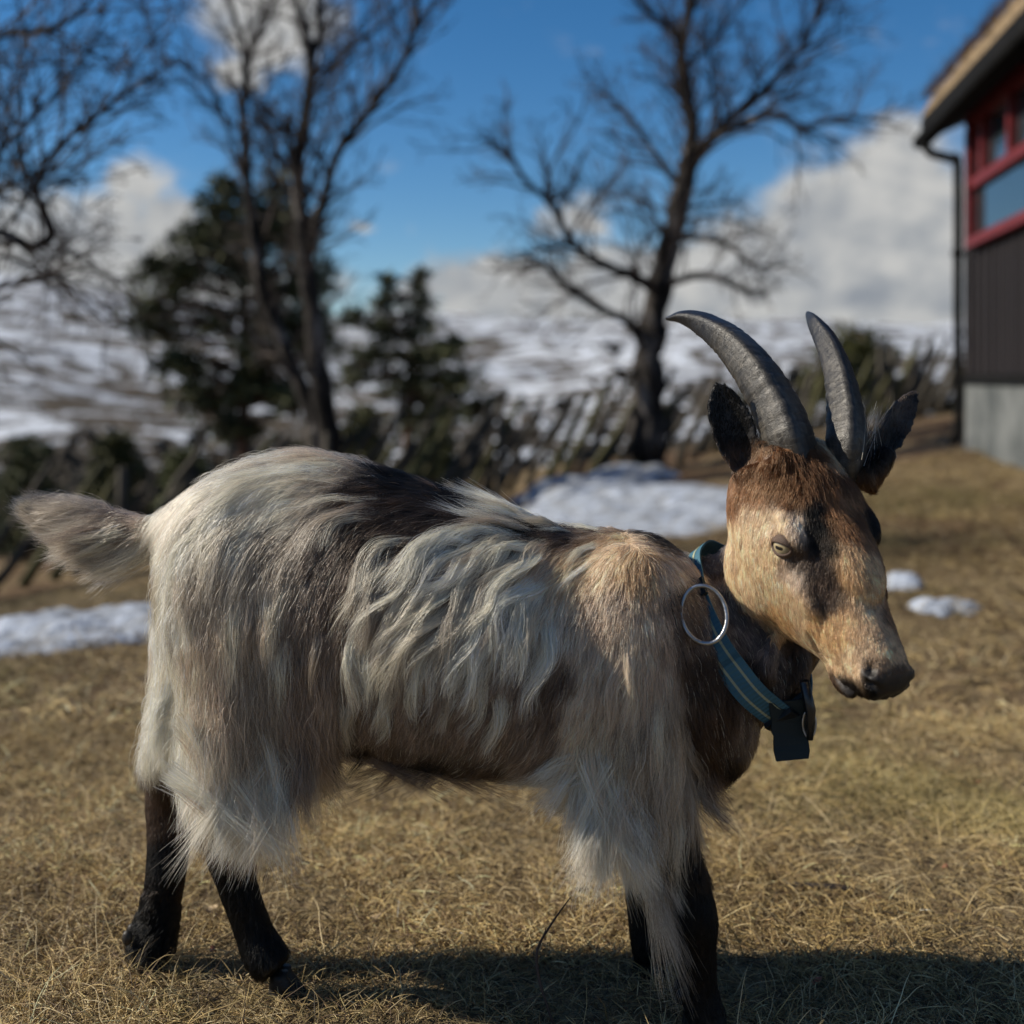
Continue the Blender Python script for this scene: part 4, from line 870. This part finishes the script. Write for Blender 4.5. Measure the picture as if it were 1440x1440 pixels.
def f_hair(t):
    pass
HAIR = bpy.data.materials.new('goat_hair'); HAIR.use_nodes = True; t = HAIR.node_tree; t.nodes.clear()
hb = nd(t, 'ShaderNodeBsdfHairPrincipled', model='CHIANG', parametrization='COLOR'); at = nd(t, 'ShaderNodeAttribute', attribute_name='hcol')
t.links.new(at.outputs['Color'], hb.inputs['Color']); hb.inputs['Roughness'].default_value = .38; hb.inputs['Radial Roughness'].default_value = .6; hb.inputs['IOR'].default_value = 1.42; hb.inputs['Random Roughness'].default_value = .2
hd_ = nd(t, 'ShaderNodeBsdfDiffuse'); t.links.new(at.outputs['Color'], hd_.inputs['Color']); hm_ = nd(t, 'ShaderNodeMixShader', i_0=.5)
t.links.new(hb.outputs[0], hm_.inputs[1]); t.links.new(hd_.outputs[0], hm_.inputs[2]); t.links.new(hm_.outputs[0], nd(t, 'ShaderNodeOutputMaterial').inputs[0])
def curves(name, pts, rad, col, m, parent=None):
    """pts (N,K,3), rad (N,K), col (N,3)"""
    N, K = pts.shape[:2]; hc = bpy.data.hair_curves.new(name); hc.add_curves([K]*N)
    hc.attributes['position'].data.foreach_set('vector', pts.reshape(-1).astype(np.float32))
    ra = hc.attributes.get('radius') or hc.attributes.new('radius', 'FLOAT', 'POINT'); ra.data.foreach_set('value', rad.reshape(-1).astype(np.float32))
    ca = hc.attributes.new('hcol', 'FLOAT_COLOR', 'CURVE'); ca.data.foreach_set('color', np.column_stack([col, np.ones(N)]).reshape(-1).astype(np.float32))
    hc.materials.append(m); o = bpy.data.objects.new(name, hc); COL.objects.link(o)
    if parent: par(o, parent)
    o['kind'] = 'stuff'; return o
def unit(v): return v/(np.linalg.norm(v, axis=-1, keepdims=True)+1e-12)
bme.calc_loop_triangles(); TRI = np.empty(len(bme.loop_triangles)*3, np.int32); bme.loop_triangles.foreach_get('vertices', TRI); TRI = TRI.reshape(-1, 3)
tv = BV[TRI]; tn = np.cross(tv[:, 1]-tv[:, 0], tv[:, 2]-tv[:, 0]); tarea = np.linalg.norm(tn, axis=1)/2; tn = unit(tn); tcen = tv.mean(1)
treg, tuv = region(tcen, tn); th = tohead(tcen)
viewd = unit(np.array([0, 0, CH])-tcen); facing = (tn*viewd).sum(1)
bald = ((treg == 2) & (th[:, 0] > .272) & (np.abs(th[:, 2]) < .02)) | ((treg == 1) & (tcen[:, 2] < .035))
for sg in (1, -1): bald |= (np.linalg.norm((th-np.array([.097, -.033, .060*sg]))/np.array([.0145, .0095, .03]), axis=1) < 1) & (treg == 2)
bald |= (treg == 2) & (segd(th[:, :2], mouth) < .0045) & (th[:, 0] > .2)
for sg in (1, -1): bald |= (np.linalg.norm((th-np.array([.270, -.041, .021*sg]))/np.array([.015, .008, .014]), axis=1) < 1)
bvh = BVHTree.FromPolygons(BV.tolist(), TRI.tolist())
def sample(n, wt, rng):
    p = tarea*wt; p = p/p.sum(); k = rng.choice(len(p), n, p=p); r1 = np.sqrt(rng.random(n))[:, None]; r2 = rng.random(n)[:, None]
    q = tv[k]; return (1-r1)*q[:, 0]+r1*(1-r2)*q[:, 1]+r1*r2*q[:, 2], tn[k], treg[k]
TIPU = [200,225,250,290,330,350,380,430,445,470,600,760,800,830,860,890,930,955,985,1020,1045,1080]
TIPV = [1000,1045,1100,1175,1225,1225,1190,1180,1150,1085,1110,1130,1150,1205,1250,1262,1205,1175,1160,1165,1130,1060]
def trace(p0, n0, reg, L, lift, K, grav, rng, hug=.6, wave=0, lam=.06, jit=.0):
    """one guide following the lie of the coat over the skin"""
    ds = L/(K-1); p = np.array(p0)+np.array(n0)*.0; out = [p.copy()]; n = np.array(n0); ph = rng.uniform(0, 6.28); jd = rng.normal(0, jit, 3)
    p = p-n*.001
    for k in range(1, K):
        t_ = k/(K-1); uv = np.array([[CX+F*p[0]/p[1], HOR-F*(p[2]-CH)/p[1]]]); f = FIELDS[reg](uv)[0]
        d_ = np.array([f[0], 0, -f[1]])+jd; d_[2] -= grav*t_
        d_ = d_-n*(d_@n)*(1 if hug > .3 else .6); d_ /= np.linalg.norm(d_)+1e-9
        if wave: d_ = d_+np.cross(n, d_)*wave*math.cos(6.283*(t_*L)/lam+ph); d_ /= np.linalg.norm(d_)
        p = p+d_*ds; q, qn, _, _ = bvh.find_nearest(Vector(p)); qn = np.array(qn); q = np.array(q); sd = (p-q)@qn; tgt = lift*min(1, t_*2.2)
        if sd < tgt: p = q+qn*tgt
        elif hug > 0: p = p-qn*(sd-tgt)*hug
        n = unit(n*.4+qn*.6) if hug > .3 else unit(n*.7+qn*.3); out.append(p.copy())
    return np.array(out)
def coat(name, ng, nc, wt, K, rng, clump, fr, rad, lenk=1.0, white=0.0, skirt=False, bright=1.0):
    gp, gn, gr = sample(ng, wt, rng); f = fieldat(gr, uvof(gp)); L = f[:, 2]*lenk*np.where(np.isin(gr, (1, 2)), 1.25, 1.)*rng.uniform(.8, 1.2, ng); uvg = uvof(gp)
    if skirt: L = np.clip((np.interp(uvg[:, 0], TIPU, TIPV)-uvg[:, 1])/1075*rng.uniform(.45, 1.12, ng), .02, .17)
    G_ = np.empty((ng, K, 3))
    for i in range(ng):
        lng = L[i] > .055; hug = 0.12 if skirt else (.55 if lng else .8)
        if gr[i] == 4: hug = 0
        G_[i] = trace(gp[i], gn[i], gr[i], L[i], f[i, 3]*(1.3 if skirt else .55 if gr[i] in (1, 2, 3) and f[i, 3] < .004 else 1), K, (.5 if lng and gr[i] != 4 else .0)+(.5 if skirt else 0), rng, hug, .28 if lng else .12, .05+.03*rng.random(), .10 if lng else .05)
    kd = KDTree(ng)
    for i in range(ng): kd.insert(gp[i], i)
    kd.balance()
    cp, cn, cr = sample(nc, wt, rng); A = np.empty(nc, int); B = np.empty(nc, int)
    for i in range(nc):
        r_ = kd.find_n(cp[i], 3); A[i] = r_[0][1]; B[i] = r_[1][1]
        if gr[A[i]] != cr[i]:
            for c_ in r_[1:]:
                if gr[c_[1]] == cr[i]: A[i] = c_[1]; break
        if gr[B[i]] != cr[i]: B[i] = A[i]
    t_ = np.linspace(0, 1, K)[None, :, None]; lk = rng.uniform(.72, 1.08, (nc, 1, 1)); mixb = rng.uniform(0, .5, (nc, 1, 1))
    dA = G_[A]-G_[A][:, :1]; dB = G_[B]-G_[B][:, :1]; pth = cp[:, None]+(dA*(1-mixb)+dB*mixb)*lk
    cl = clump*np.minimum(L[A]/.05, 1)[:, None, None]*rng.uniform(.3, 1.15, (nc, 1, 1)).clip(0, 1)
    pth = pth+(G_[A][:, :1]-cp[:, None])*cl*t_**1.1
    Lc = (L[A]*lk[:, 0, 0])[:, None, None]
    frs = fr*np.where(np.isin(cr, (1, 2, 3)), .55, 1.)[:, None, None]
    pth += rng.normal(0, 1, (nc, 1, 3))*frs*Lc*t_**1.6+cn[:, None]*np.abs(rng.normal(0, 1, (nc, 1, 1)))*f[A, 3][:, None, None]*np.where(np.isin(cr, (1, 2, 3)), .22, .5)[:, None, None]*np.sin(t_*2.6)
    pth += rng.normal(0, 1, (nc, 1, 3))*fr*.35*Lc*np.sin(t_*rng.uniform(4, 9, (nc, 1, 1)))
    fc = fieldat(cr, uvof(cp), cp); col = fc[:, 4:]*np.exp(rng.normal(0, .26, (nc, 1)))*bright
    gv = np.exp(rng.normal(0, .22, ng))[A][:, None]; col = col*gv
    if white: 
        m_ = (rng.random(nc) < white)&(cr == 0)&(col.mean(1) > .05); col[m_] = np.array(PAL['W'])*rng.uniform(.6, 1.05, (m_.sum(), 1))
    R_ = rad*rng.uniform(.7, 1.25, (nc, 1))*np.array([1-.82*x**1.5 for x in np.linspace(0, 1, K)])[None]
    return pth, R_, np.clip(col, .004, .85)
if FUR:
    rf = np.random.default_rng(99)
    vis = np.where(facing > -.25, 1., .22)*(~bald)
    # short and medium coat
    wt = vis*np.select([treg == 0, treg == 1, treg == 2, treg == 3, treg == 4], [1, .9, 3.2, 1.3, .0])
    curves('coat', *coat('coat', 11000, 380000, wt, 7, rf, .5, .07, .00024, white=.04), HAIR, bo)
    # tail plume
    wt = (~bald)*(treg == 4).astype(float)
    curves('tail_hair', *coat('tail', 320, 22000, wt, 9, rf, .5, .06, .00024, 1.0), HAIR, bo)
    PT, RD, CO = [], [], []
    for i in range(95):
        u0_ = rf.uniform(140, 232); r0_ = np.array(tuple(P(u0_, 750+rf.normal(0, 6), 1.645+rf.normal(0, .008)))); ang0 = math.radians(rf.uniform(100, 172) if u0_ > 185 else rf.uniform(140, 195)); L = rf.uniform(.055, .10)*(1 if u0_ > 185 else .8); m_ = int(rf.uniform(50, 150)); K = 9
        tt = np.linspace(0, 1, K)[None, :, None]; d0 = np.array([math.cos(ang0), rf.normal(0, .22), -math.sin(ang0)]); d1 = np.array([-1., rf.normal(0, .2), rf.uniform(-.35, .25)])
        pth = r0_+(d0*(tt*.6)+d1*(tt**2*.5))*L*rf.uniform(.6, 1.1, (m_, 1, 1))+rf.normal(0, .006, (m_, 1, 3))*(1-.6*tt)+rf.normal(0, .06, (m_, 1, 3))*L*tt**2
        PT.append(pth); RD.append(.00024*rf.uniform(.7, 1.2, (m_, 1))*(1-.8*np.linspace(0, 1, K)**1.5)[None]); CO.append(np.clip(np.array(PAL[['W2', 'LG', 'TG', 'LG', 'W2'][rf.integers(5)]])*np.exp(rf.normal(0, .25, (m_, 1))), .01, .8))
    def wisps(n, u0_, v0_, Y0, u1_, v1_, Y1, per, cols, su, sv):
        for i in range(n):
            a_ = np.array(tuple(P(rf.uniform(*u0_), rf.uniform(*v0_), Y0+rf.normal(0, .006)))); b_ = np.array(tuple(P(rf.uniform(*u1_), rf.uniform(*v1_), Y1+rf.normal(0, .008)))); m_ = int(per*rf.uniform(.5, 1.5)); K = 9
            tt = np.linspace(0, 1, K)[None, :, None]; L = np.linalg.norm(b_-a_); sw = np.array([su, 0, sv])*L
            pth = a_+(b_-a_)*tt*rf.uniform(.55, 1.08, (m_, 1, 1))+sw*np.sin(tt*3.14)*rf.uniform(.6, 1.3)+rf.normal(0, .005, (m_, 1, 3))*(1-.7*tt)+rf.normal(0, .06, (m_, 1, 3))*L*tt**2
            WP.append(pth); WR.append(.00023*rf.uniform(.7, 1.2, (m_, 1))*(1-.8*np.linspace(0, 1, K)**1.5)[None]); WC.append(np.clip(np.array(PAL[cols[rf.integers(len(cols))]])*np.exp(rf.normal(0, .2, (m_, 1))), .01, .8))
    WP, WR, WC = [], [], []
    wisps(16, (905, 940), (1150, 1225), 1.475, (925, 972), (1270, 1410), 1.462, 70, ['W2', 'LG', 'LG'], -.06, 0)
    wisps(60, (815, 915), (1010, 1160), 1.452, (790, 930), (1165, 1268), 1.432, 90, ['W', 'W', 'W2', 'PK'], -.06, .0)
    wisps(14, (800, 840), (1050, 1110), 1.46, (725, 790), (1100, 1150), 1.45, 45, ['W', 'W2'], -.02, .10)
    wisps(22, (940, 1000), (1030, 1100), 1.475, (960, 1040), (1130, 1195), 1.48, 70, ['DB', 'TG', 'GB', 'LG'], -.06, -.05)
    wisps(46, (235, 420), (1000, 1120), 1.500, (235, 425), (1150, 1235), 1.490, 80, ['W', 'W', 'W2', 'PK'], .03, .0)
    wisps(16, (395, 450), (980, 1080), 1.495, (400, 450), (1120, 1190), 1.490, 60, ['MT', 'LG', 'TG'], .02, .0)
    wisps(14, (222, 250), (930, 1030), 1.55, (202, 250), (1020, 1090), 1.55, 60, ['W', 'W2'], -.05, .0)
    wisps(18, (470, 760), (1030, 1065), 1.54, (460, 740), (1100, 1128), 1.53, 70, ['DK', 'DB', 'TG'], -.02, .0)
    wisps(20, (1200, 1240), (640, 660), 1.475, (1205, 1262), (560, 605), 1.495, 22, ['BK', 'DK', 'DB'], .0, .0)
    wisps(9, (1195, 1235), (640, 655), 1.47, (1212, 1255), (565, 600), 1.48, 4, ['W', 'PK'], .0, .0)
    curves('leg_feathers', np.concatenate(WP), np.concatenate(WR), np.concatenate(WC), HAIR, bo)
    curves('tail_fringe', np.concatenate(PT), np.concatenate(RD), np.concatenate(CO), HAIR, bo)
    # long hanging hair on thighs, flanks and fore arms
    tu, tvv = tuv[:, 0], tuv[:, 1]
    reg_sk = (((tu > 212) & (tu < 470) & (tvv > 900) & (tvv < 1130)) | ((tu > 808) & (tu < 938) & (tvv > 1010) & (tvv < 1190)))&((treg == 0) | (treg == 1))
    wt = vis*reg_sk*np.where(tu < 600, 1, .65)*np.where(tcen[:, 1] < 1.62, 1, .04)
    curves('hanging_hair', *coat('skirt', 330, 38000, wt, 10, rf, .95, .075, .00027, skirt=True, bright=1.05), HAIR, bo)
    # separate pale locks lying over the darker coat
    def locks(n, pred, Lr, lift, wave, per, colk, grav=.15, wid=.013, dens=None, name='locks'):
        ok = pred(tu, tvv)&(treg == 0)&(facing > -.1); gp, gn, gr = sample(n, ok.astype(float), rf); K = 12; PT, RD, CO = [], [], []
        for i in range(n):
            L = rf.uniform(*Lr); g = trace(gp[i], gn[i], 0, L, lift*rf.uniform(.7, 1.3), K, grav, rf, .5, wave*rf.uniform(.5, 1.3), rf.uniform(.085, .15), .07)
            m_ = int(per*rf.uniform(.5, 1.4)); T = unit(g[1]-g[0]); s_ = unit(np.cross(T, gn[i])); wdt = wid*rf.uniform(.5, 1.3)
            o = s_*rf.normal(0, wdt*.5, (m_, 1))+T*rf.uniform(-.35, .35, (m_, 1))*L*.5+gn[i]*rf.uniform(0, .004, (m_, 1)); tt = np.linspace(0, 1, K)[None, :, None]
            lk = rf.uniform(.6, 1.08, (m_, 1, 1)); pt = g[0]+o[:, None]*(1-.80*tt**.8)+(g-g[0])[None]*lk
            pt = pt+rf.normal(0, 1, (m_, 1, 3))*.055*L*tt**2+rf.normal(0, 1, (m_, 1, 3))*.010*L*np.sin(tt*rf.uniform(4, 10, (m_, 1, 1)))
            c = np.array(PAL[colk[rf.integers(len(colk))]])*rf.uniform(.8, 1.15)
            PT.append(pt); RD.append(.00026*rf.uniform(.7, 1.2, (m_, 1))*(1-.8*np.linspace(0, 1, K)**1.5)[None]); CO.append(c*np.exp(rf.normal(0, .18, (m_, 1))))
        return np.concatenate(PT), np.concatenate(RD), np.clip(np.concatenate(CO), .005, .8)
    lk = [locks(60, lambda u, v: (u > 530) & (u < 800) & (v < 880) & (v > 765-.1*(u-520)), (.07, .13), .012, .36, 150, ['W', 'W', 'W2', 'W2', 'LG'], .12, .009),
          locks(22, lambda u, v: (u > 640) & (u < 780) & (v > 740) & (v < 850), (.09, .14), .013, .42, 260, ['W', 'W', 'W2'], .2, .012),
          locks(46, lambda u, v: (u > 300) & (u < 560) & (v > 640) & (v < 725), (.09, .15), .010, .22, 300, ['W', 'W2', 'W2', 'LG', 'PK'], .1, .016),
          locks(46, lambda u, v: (u > 215) & (u < 400) & (v > 740) & (v < 960), (.08, .14), .012, .22, 230, ['W', 'W2', 'LG', 'PK'], .4, .016),
          locks(40, lambda u, v: (u > 340) & (u < 480) & (v > 860) & (v < 1040), (.07, .11), .012, .3, 110, ['W2', 'LG', 'TG'], .4),
          locks(30, lambda u, v: (u > 500) & (u < 720) & (v > 850) & (v < 970), (.06, .10), .009, .4, 170, ['W', 'W2', 'LG'], .3),
          locks(30, lambda u, v: (u > 860) & (u < 960) & (v > 900) & (v < 1120), (.09, .14), .010, .25, 160, ['LG', 'PK', 'W2'], .4, .014),
          locks(26, lambda u, v: (u > 540) & (u < 760) & (v > 655) & (v < 745), (.05, .09), .007, .3, 150, ['DK', 'DK', 'DK', 'DB']),
          locks(5, lambda u, v: (u > 800) & (u < 850) & (v > 740) & (v < 790), (.05, .07), .007, .25, 90, ['W'])]
    curves('pale_locks', *[np.concatenate([q[i] for q in lk]) for i in range(3)], HAIR, bo)
#==END FUR==

# ------------------------------------------------------------------ collar
def f_web(c0, c1):
    def f(t, b):
        v = nd(t, 'ShaderNodeAttribute', attribute_name='wuv').outputs['Vector']
        wv = nd(t, 'ShaderNodeTexWave', i_Scale=60.0, wave_type='BANDS', bands_direction='X', i_Distortion=1.0); t.links.new(v, wv.inputs['Vector'])
        n = noise(t, v, 14, 4, .6); setc(t, b, mixc(t, n, c0, c1)); bump(t, b, wv.outputs[1], .6, .001)
    return f
WEB = mat('blue_webbing', f_web((.018, .065, .11), (.07, .17, .22)), .8, .2)
STR = mat('cream_stripe', f_web((.16, .19, .13), (.40, .42, .29)), .85, .2)
DKW = mat('dark_webbing', f_web((.006, .010, .012), (.018, .03, .032)), .7, .25)
STEEL = noisy('worn_steel', (.25, .26, .27), (.45, .46, .47), 60, .35, spec=.5); 
for n_ in STEEL.node_tree.nodes:
    if n_.type == 'BSDF_PRINCIPLED': n_.inputs['Metallic'].default_value = 1
PLAST = noisy('black_plastic', (.008, .009, .010), (.014, .016, .018), 20, .3, spec=.5)
collar = empty('collar', NC, 'blue webbing collar with two cream stripes and a steel ring around the goat neck', 'collar')
cn_ = NE1.cross(NE2).normalized(); A1, A2 = 1.15, 1.36
if cn_.z < 0: cn_ = -cn_
def strap(w0, w1, off, th, name, m, parent, a0=0, a1=2*math.pi, n=110):
    closed = a1-a0 > 6.28; b = MB(); V = []; uv = []
    an = np.linspace(a0, a1, n, endpoint=not closed)
    for a in an:
        rad = NE1*A1*math.sin(a)+NE2*A2*math.cos(a); o_ = rad.normalized(); wv_ = .0012*math.sin(a*5)+.0009*math.sin(a*11)
        for (w_, h) in ((w0, off), (w1, off), (w1, off+th), (w0, off+th)):
            V.append(NC+rad+o_*(h+wv_)+cn_*(w_-.10*0)); uv.append((a*.1, w_, 0))
    N = len(an); f = [(i*4+j, i*4+(j+1) % 4, ((i+1) % N)*4+(j+1) % 4, ((i+1) % N)*4+j) for i in range(N if closed else N-1) for j in range(4)]
    if not closed: f += [(0, 1, 2, 3), ((N-1)*4+3, (N-1)*4+2, (N-1)*4+1, (N-1)*4)]
    b.add([tuple(v) for v in V], f); o = b.obj(name, m, parent, False, recalc=True)
    at = o.data.attributes.new('wuv', 'FLOAT_VECTOR', 'POINT'); at.data.foreach_set('vector', np.array(uv, float)[:len(o.data.vertices)].ravel()); return o
st_ = strap(-.0190, .0190, 0, .0022, 'strap', WEB, collar)
for w_ in (-.0085, .0085): strap(w_-.0016, w_+.0016, .0023, .0004, 'stripe', STR, st_)
def onstrap(a, off=0, w_=0):
    rad = NE1*A1*math.sin(a)+NE2*A2*math.cos(a); return NC+rad+rad.normalized()*off+cn_*w_
# angle whose projection is nearest to a photo point
def ang(px, py):
    return min((math.hypot(CX+F*p.x/p.y-px, HOR-F*(p.z-CH)/p.y-py), a) for a in np.linspace(-1.6, 1.6, 400) for p in [onstrap(a)])[1]
a_ = ang(980, 838); strap(-.022, .022, .004, .005, 'ring_loop', DKW, collar, a_-.10, a_+.10, 9)
rc = onstrap(ang(972, 862), .010); rc = P(990, 864, rc.y-.040)
b = MB(); th_ = np.linspace(0, 2*math.pi, 49)
rx_, rz_ = V3(.93, -.25, -.1).normalized(), V3(.05, .30, 1).normalized()
b.tube([rc+rx_*.0265*math.cos(q)+rz_*.0330*math.sin(q) for q in th_], .0026, 8, False); b.obj('ring', STEEL, collar)
ab = ang(1100, 985); bp = onstrap(ab, .004); tq = (onstrap(ab-.1)-onstrap(ab+.1)).normalized()
strap(-.020, .020, .003, .006, 'buckle', PLAST, collar, ab-.17, ab+.02, 9)
b = MB(); c0 = P(1113, 1012, bp.y-.004); n = 8; V = []
for i in range(n+1):
    t_ = i/n; cc = P(1108+6*t_, 985+82*t_, bp.y-.006+.008*math.sin(t_*3)); hw = .0235-.003*t_+.001*math.sin(i*2.1)
    for sx_, sy_ in ((-1, -1), (1, -1), (1, 1), (-1, 1)): V.append((cc.x+sx_*hw, cc.y+sy_*.003+sx_*.004, cc.z+.0015*math.sin(i*3+sx_)))
b.add(V, [(i*4+j, i*4+(j+1) % 4, (i+1)*4+(j+1) % 4, (i+1)*4+j) for i in range(n) for j in range(4)]+[(0, 1, 2, 3), (n*4+3, n*4+2, n*4+1, n*4)]); o = b.obj('hanging_strap_end', DKW, collar, False, recalc=True)
b = MB(); cc = P(1138, 1018, bp.y-.008); b.tube([cc+V3(.007*math.cos(q), -.003*math.cos(q), .016*math.sin(q)) for q in np.linspace(0, 2*math.pi, 25)], .0014, 6, False); b.obj('small_ring', STEEL, collar)
b = MB(); cc0, cc1 = P(1131, 958, bp.y-.012), P(1139, 1040, bp.y-.008); b.tube([cc0, (cc0+cc1)/2+V3(.004, 0, 0), cc1], [.006, .0065, .004], 8); b.obj('side_clip', PLAST, collar)

# ------------------------------------------------------------------ dry grass
def f_grass(t, b):
    a = nd(t, 'ShaderNodeAttribute', attribute_name='hcol').outputs['Color']; setc(t, b, a)
    b.inputs['Subsurface Weight'].default_value = 0
GR = mat('dry_grass_blade', f_grass, .55, .35)
def grass(name, n, x0, x1, y0, y1, L0, L1, rad, seed, lab):
    g = np.random.default_rng(seed); K = 5; x = g.uniform(x0, x1, n); y = g.uniform(y0, y1, n)
    cl = wob(x, y, 9, 5, 11)+.6*wob(x, y, 30, 4, 21); bare = ss(wob(x, y, 3.2, 5, 19), .15, .55); keep = g.random(n) < np.clip(.62+.5*cl, .12, 1)*(1-.6*bare); x, y = x[keep], y[keep]; n = len(x); cl = cl[keep]
    z = gz(x, y); az_ = g.uniform(0, 6.283, n)+1.2*wob(x, y, 6, 4, 31); ele = np.abs(g.normal(0, .42, n))+.04; ele = np.where(g.random(n) < .12, ele+.5, ele); L = g.uniform(L0, L1, n)*np.exp(g.normal(0, .4, n)+.35*wob(x, y, 4, 4, 2))
    p = np.stack([x, y, z+g.uniform(-.004, .012, n)], 1); out = [p]; a = az_; e = ele
    for k in range(1, K):
        d_ = np.stack([np.cos(e)*np.cos(a), np.cos(e)*np.sin(a), np.sin(e)], 1); p = p+d_*(L/(K-1))[:, None]
        gg = gz(p[:, 0], p[:, 1]); p[:, 2] = np.maximum(p[:, 2], gg+.002+.004*g.random(n)); out.append(p.copy()); e = e-g.uniform(.0, .28, n); a = a+g.normal(0, .2, n)
    pts = np.stack(out, 1); R_ = rad*g.uniform(.6, 1.4, (n, 1))*np.array([1, 1, .9, .65, .15])[None]
    ks = g.random(n); green = ss(wob(x, y, 2.6, 4, 5)+.25*g.normal(0, 1, n), .35, .75)
    c = np.where((ks < .42)[:, None], (.52, .40, .185), np.where((ks < .64)[:, None], (.66, .55, .33), np.where((ks < .86)[:, None], (.27, .19, .095), (.10, .062, .035))))
    br_ = ss(wob(x, y, 1.9, 5, 27)+.2*g.normal(0, 1, n), .1, .8); c = c*(1-.36*br_[:, None]*np.array([.95, 1, 1.15]))
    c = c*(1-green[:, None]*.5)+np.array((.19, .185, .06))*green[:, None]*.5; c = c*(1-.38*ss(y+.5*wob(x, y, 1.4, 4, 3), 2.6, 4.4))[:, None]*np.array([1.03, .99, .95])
    c = c*np.exp(g.normal(0, .22, (n, 1)))*(.85+.3*np.clip(cl, -1, 1))[:, None]
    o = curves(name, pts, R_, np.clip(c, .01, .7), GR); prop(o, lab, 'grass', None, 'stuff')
if FUR:
    grass('dry_grass', 320000, -1.15, 1.3, 1.22, 2.9, .012, .038, .00050, 71, 'matted pale dry grass under and around the goat')
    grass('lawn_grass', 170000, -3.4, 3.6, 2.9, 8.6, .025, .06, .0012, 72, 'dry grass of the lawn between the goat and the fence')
# standing dead stem and fallen stick
b = MB(); z0 = P(778, 1452, 1.50)
sp_, sr_ = resample([P(782,1452,1.50),P(768,1410,1.50),P(757,1372,1.505),P(756,1335,1.51),P(775,1300,1.515),(P(802,1262,1.52))], [.0016,.0016,.0019,.0015,.0013,.0006], 6); b.tube(sp_, sr_, 6)
b.tube([P(756,1335,1.51), P(764,1318,1.505), P(768,1304,1.50)], [.0011,.0009,.0004], 5)
prop(b.obj('weed_stalk', TWIG), 'thin bent dark dead stem standing in the grass before the fore legs', 'stem')
b = MB(); g0 = G(1100, 1252); g1 = G(1180, 1262); g2 = G(1265, 1278); b.tube([g0+V3(0,0,.008), g1+V3(0,0,.014), g2+V3(0,0,.007)], [.004, .006, .004], 7)
prop(b.obj('fallen_stick', TWIG), 'dark stick lying in the grass right of the fore legs', 'stick')
LEAF = noisy('dead_leaf', (.34, .24, .13), (.52, .40, .25), 60, .7); LEAFR = noisy('red_leaf', (.24, .085, .05), (.36, .15, .09), 60, .7)
def leaf(px, py, r, m, lab, rz):
    c = G(px, py)+V3(0, 0, .012); b = MB(); n, k = 10, 4; V = [(0, 0, 0)]
    for i in range(1, k+1):
        for j in range(n): a = j/n*2*math.pi; q = i/k; V.append((r*q*math.cos(a)*(1+.15*math.cos(a)), r*.6*q*math.sin(a), .35*r*q*q*math.cos(2*a)+.15*r*q))
    f = [(0, 1+j, 1+(j+1) % n) for j in range(n)]+[(1+(i-1)*n+j, 1+i*n+j, 1+i*n+(j+1) % n, 1+(i-1)*n+(j+1) % n) for i in range(1, k) for j in range(n)]
    nV = len(V); V2 = V+[(x, y, z-.0006) for x, y, z in V]; f = f+[tuple(nV+q for q in t_[::-1]) for t_ in f]; R_ = np.array(Matrix.Rotation(rz, 3, 'Z'))@np.array(Matrix.Rotation(.4, 3, 'X'))
    b.add(np.array(V2)@R_.T+np.array(tuple(c)), f); prop(b.obj('dead_leaf', m), lab, 'leaf', 'dead leaves in the grass')
leaf(527, 1303, .010, LEAF, 'pale dead leaf in the grass right of the near hind leg', .8)
leaf(294, 1292, .011, LEAF, 'tan dead leaf in the grass between the hind legs', .3)
leaf(1330, 1232, .009, LEAFR, 'reddish dead leaf on the grass at far right', 1.3)
leaf(300, 1352, .008, LEAFR, 'reddish dead leaf in the shadow between the hind hooves', 2.0)
leaf(1145, 1392, .009, LEAFR, 'small reddish leaf beside the shadow right of the fore hoof', .2)
leaf(1375, 1108, .010, LEAFR, 'reddish dead leaf on the lawn at the right edge', 2.6)
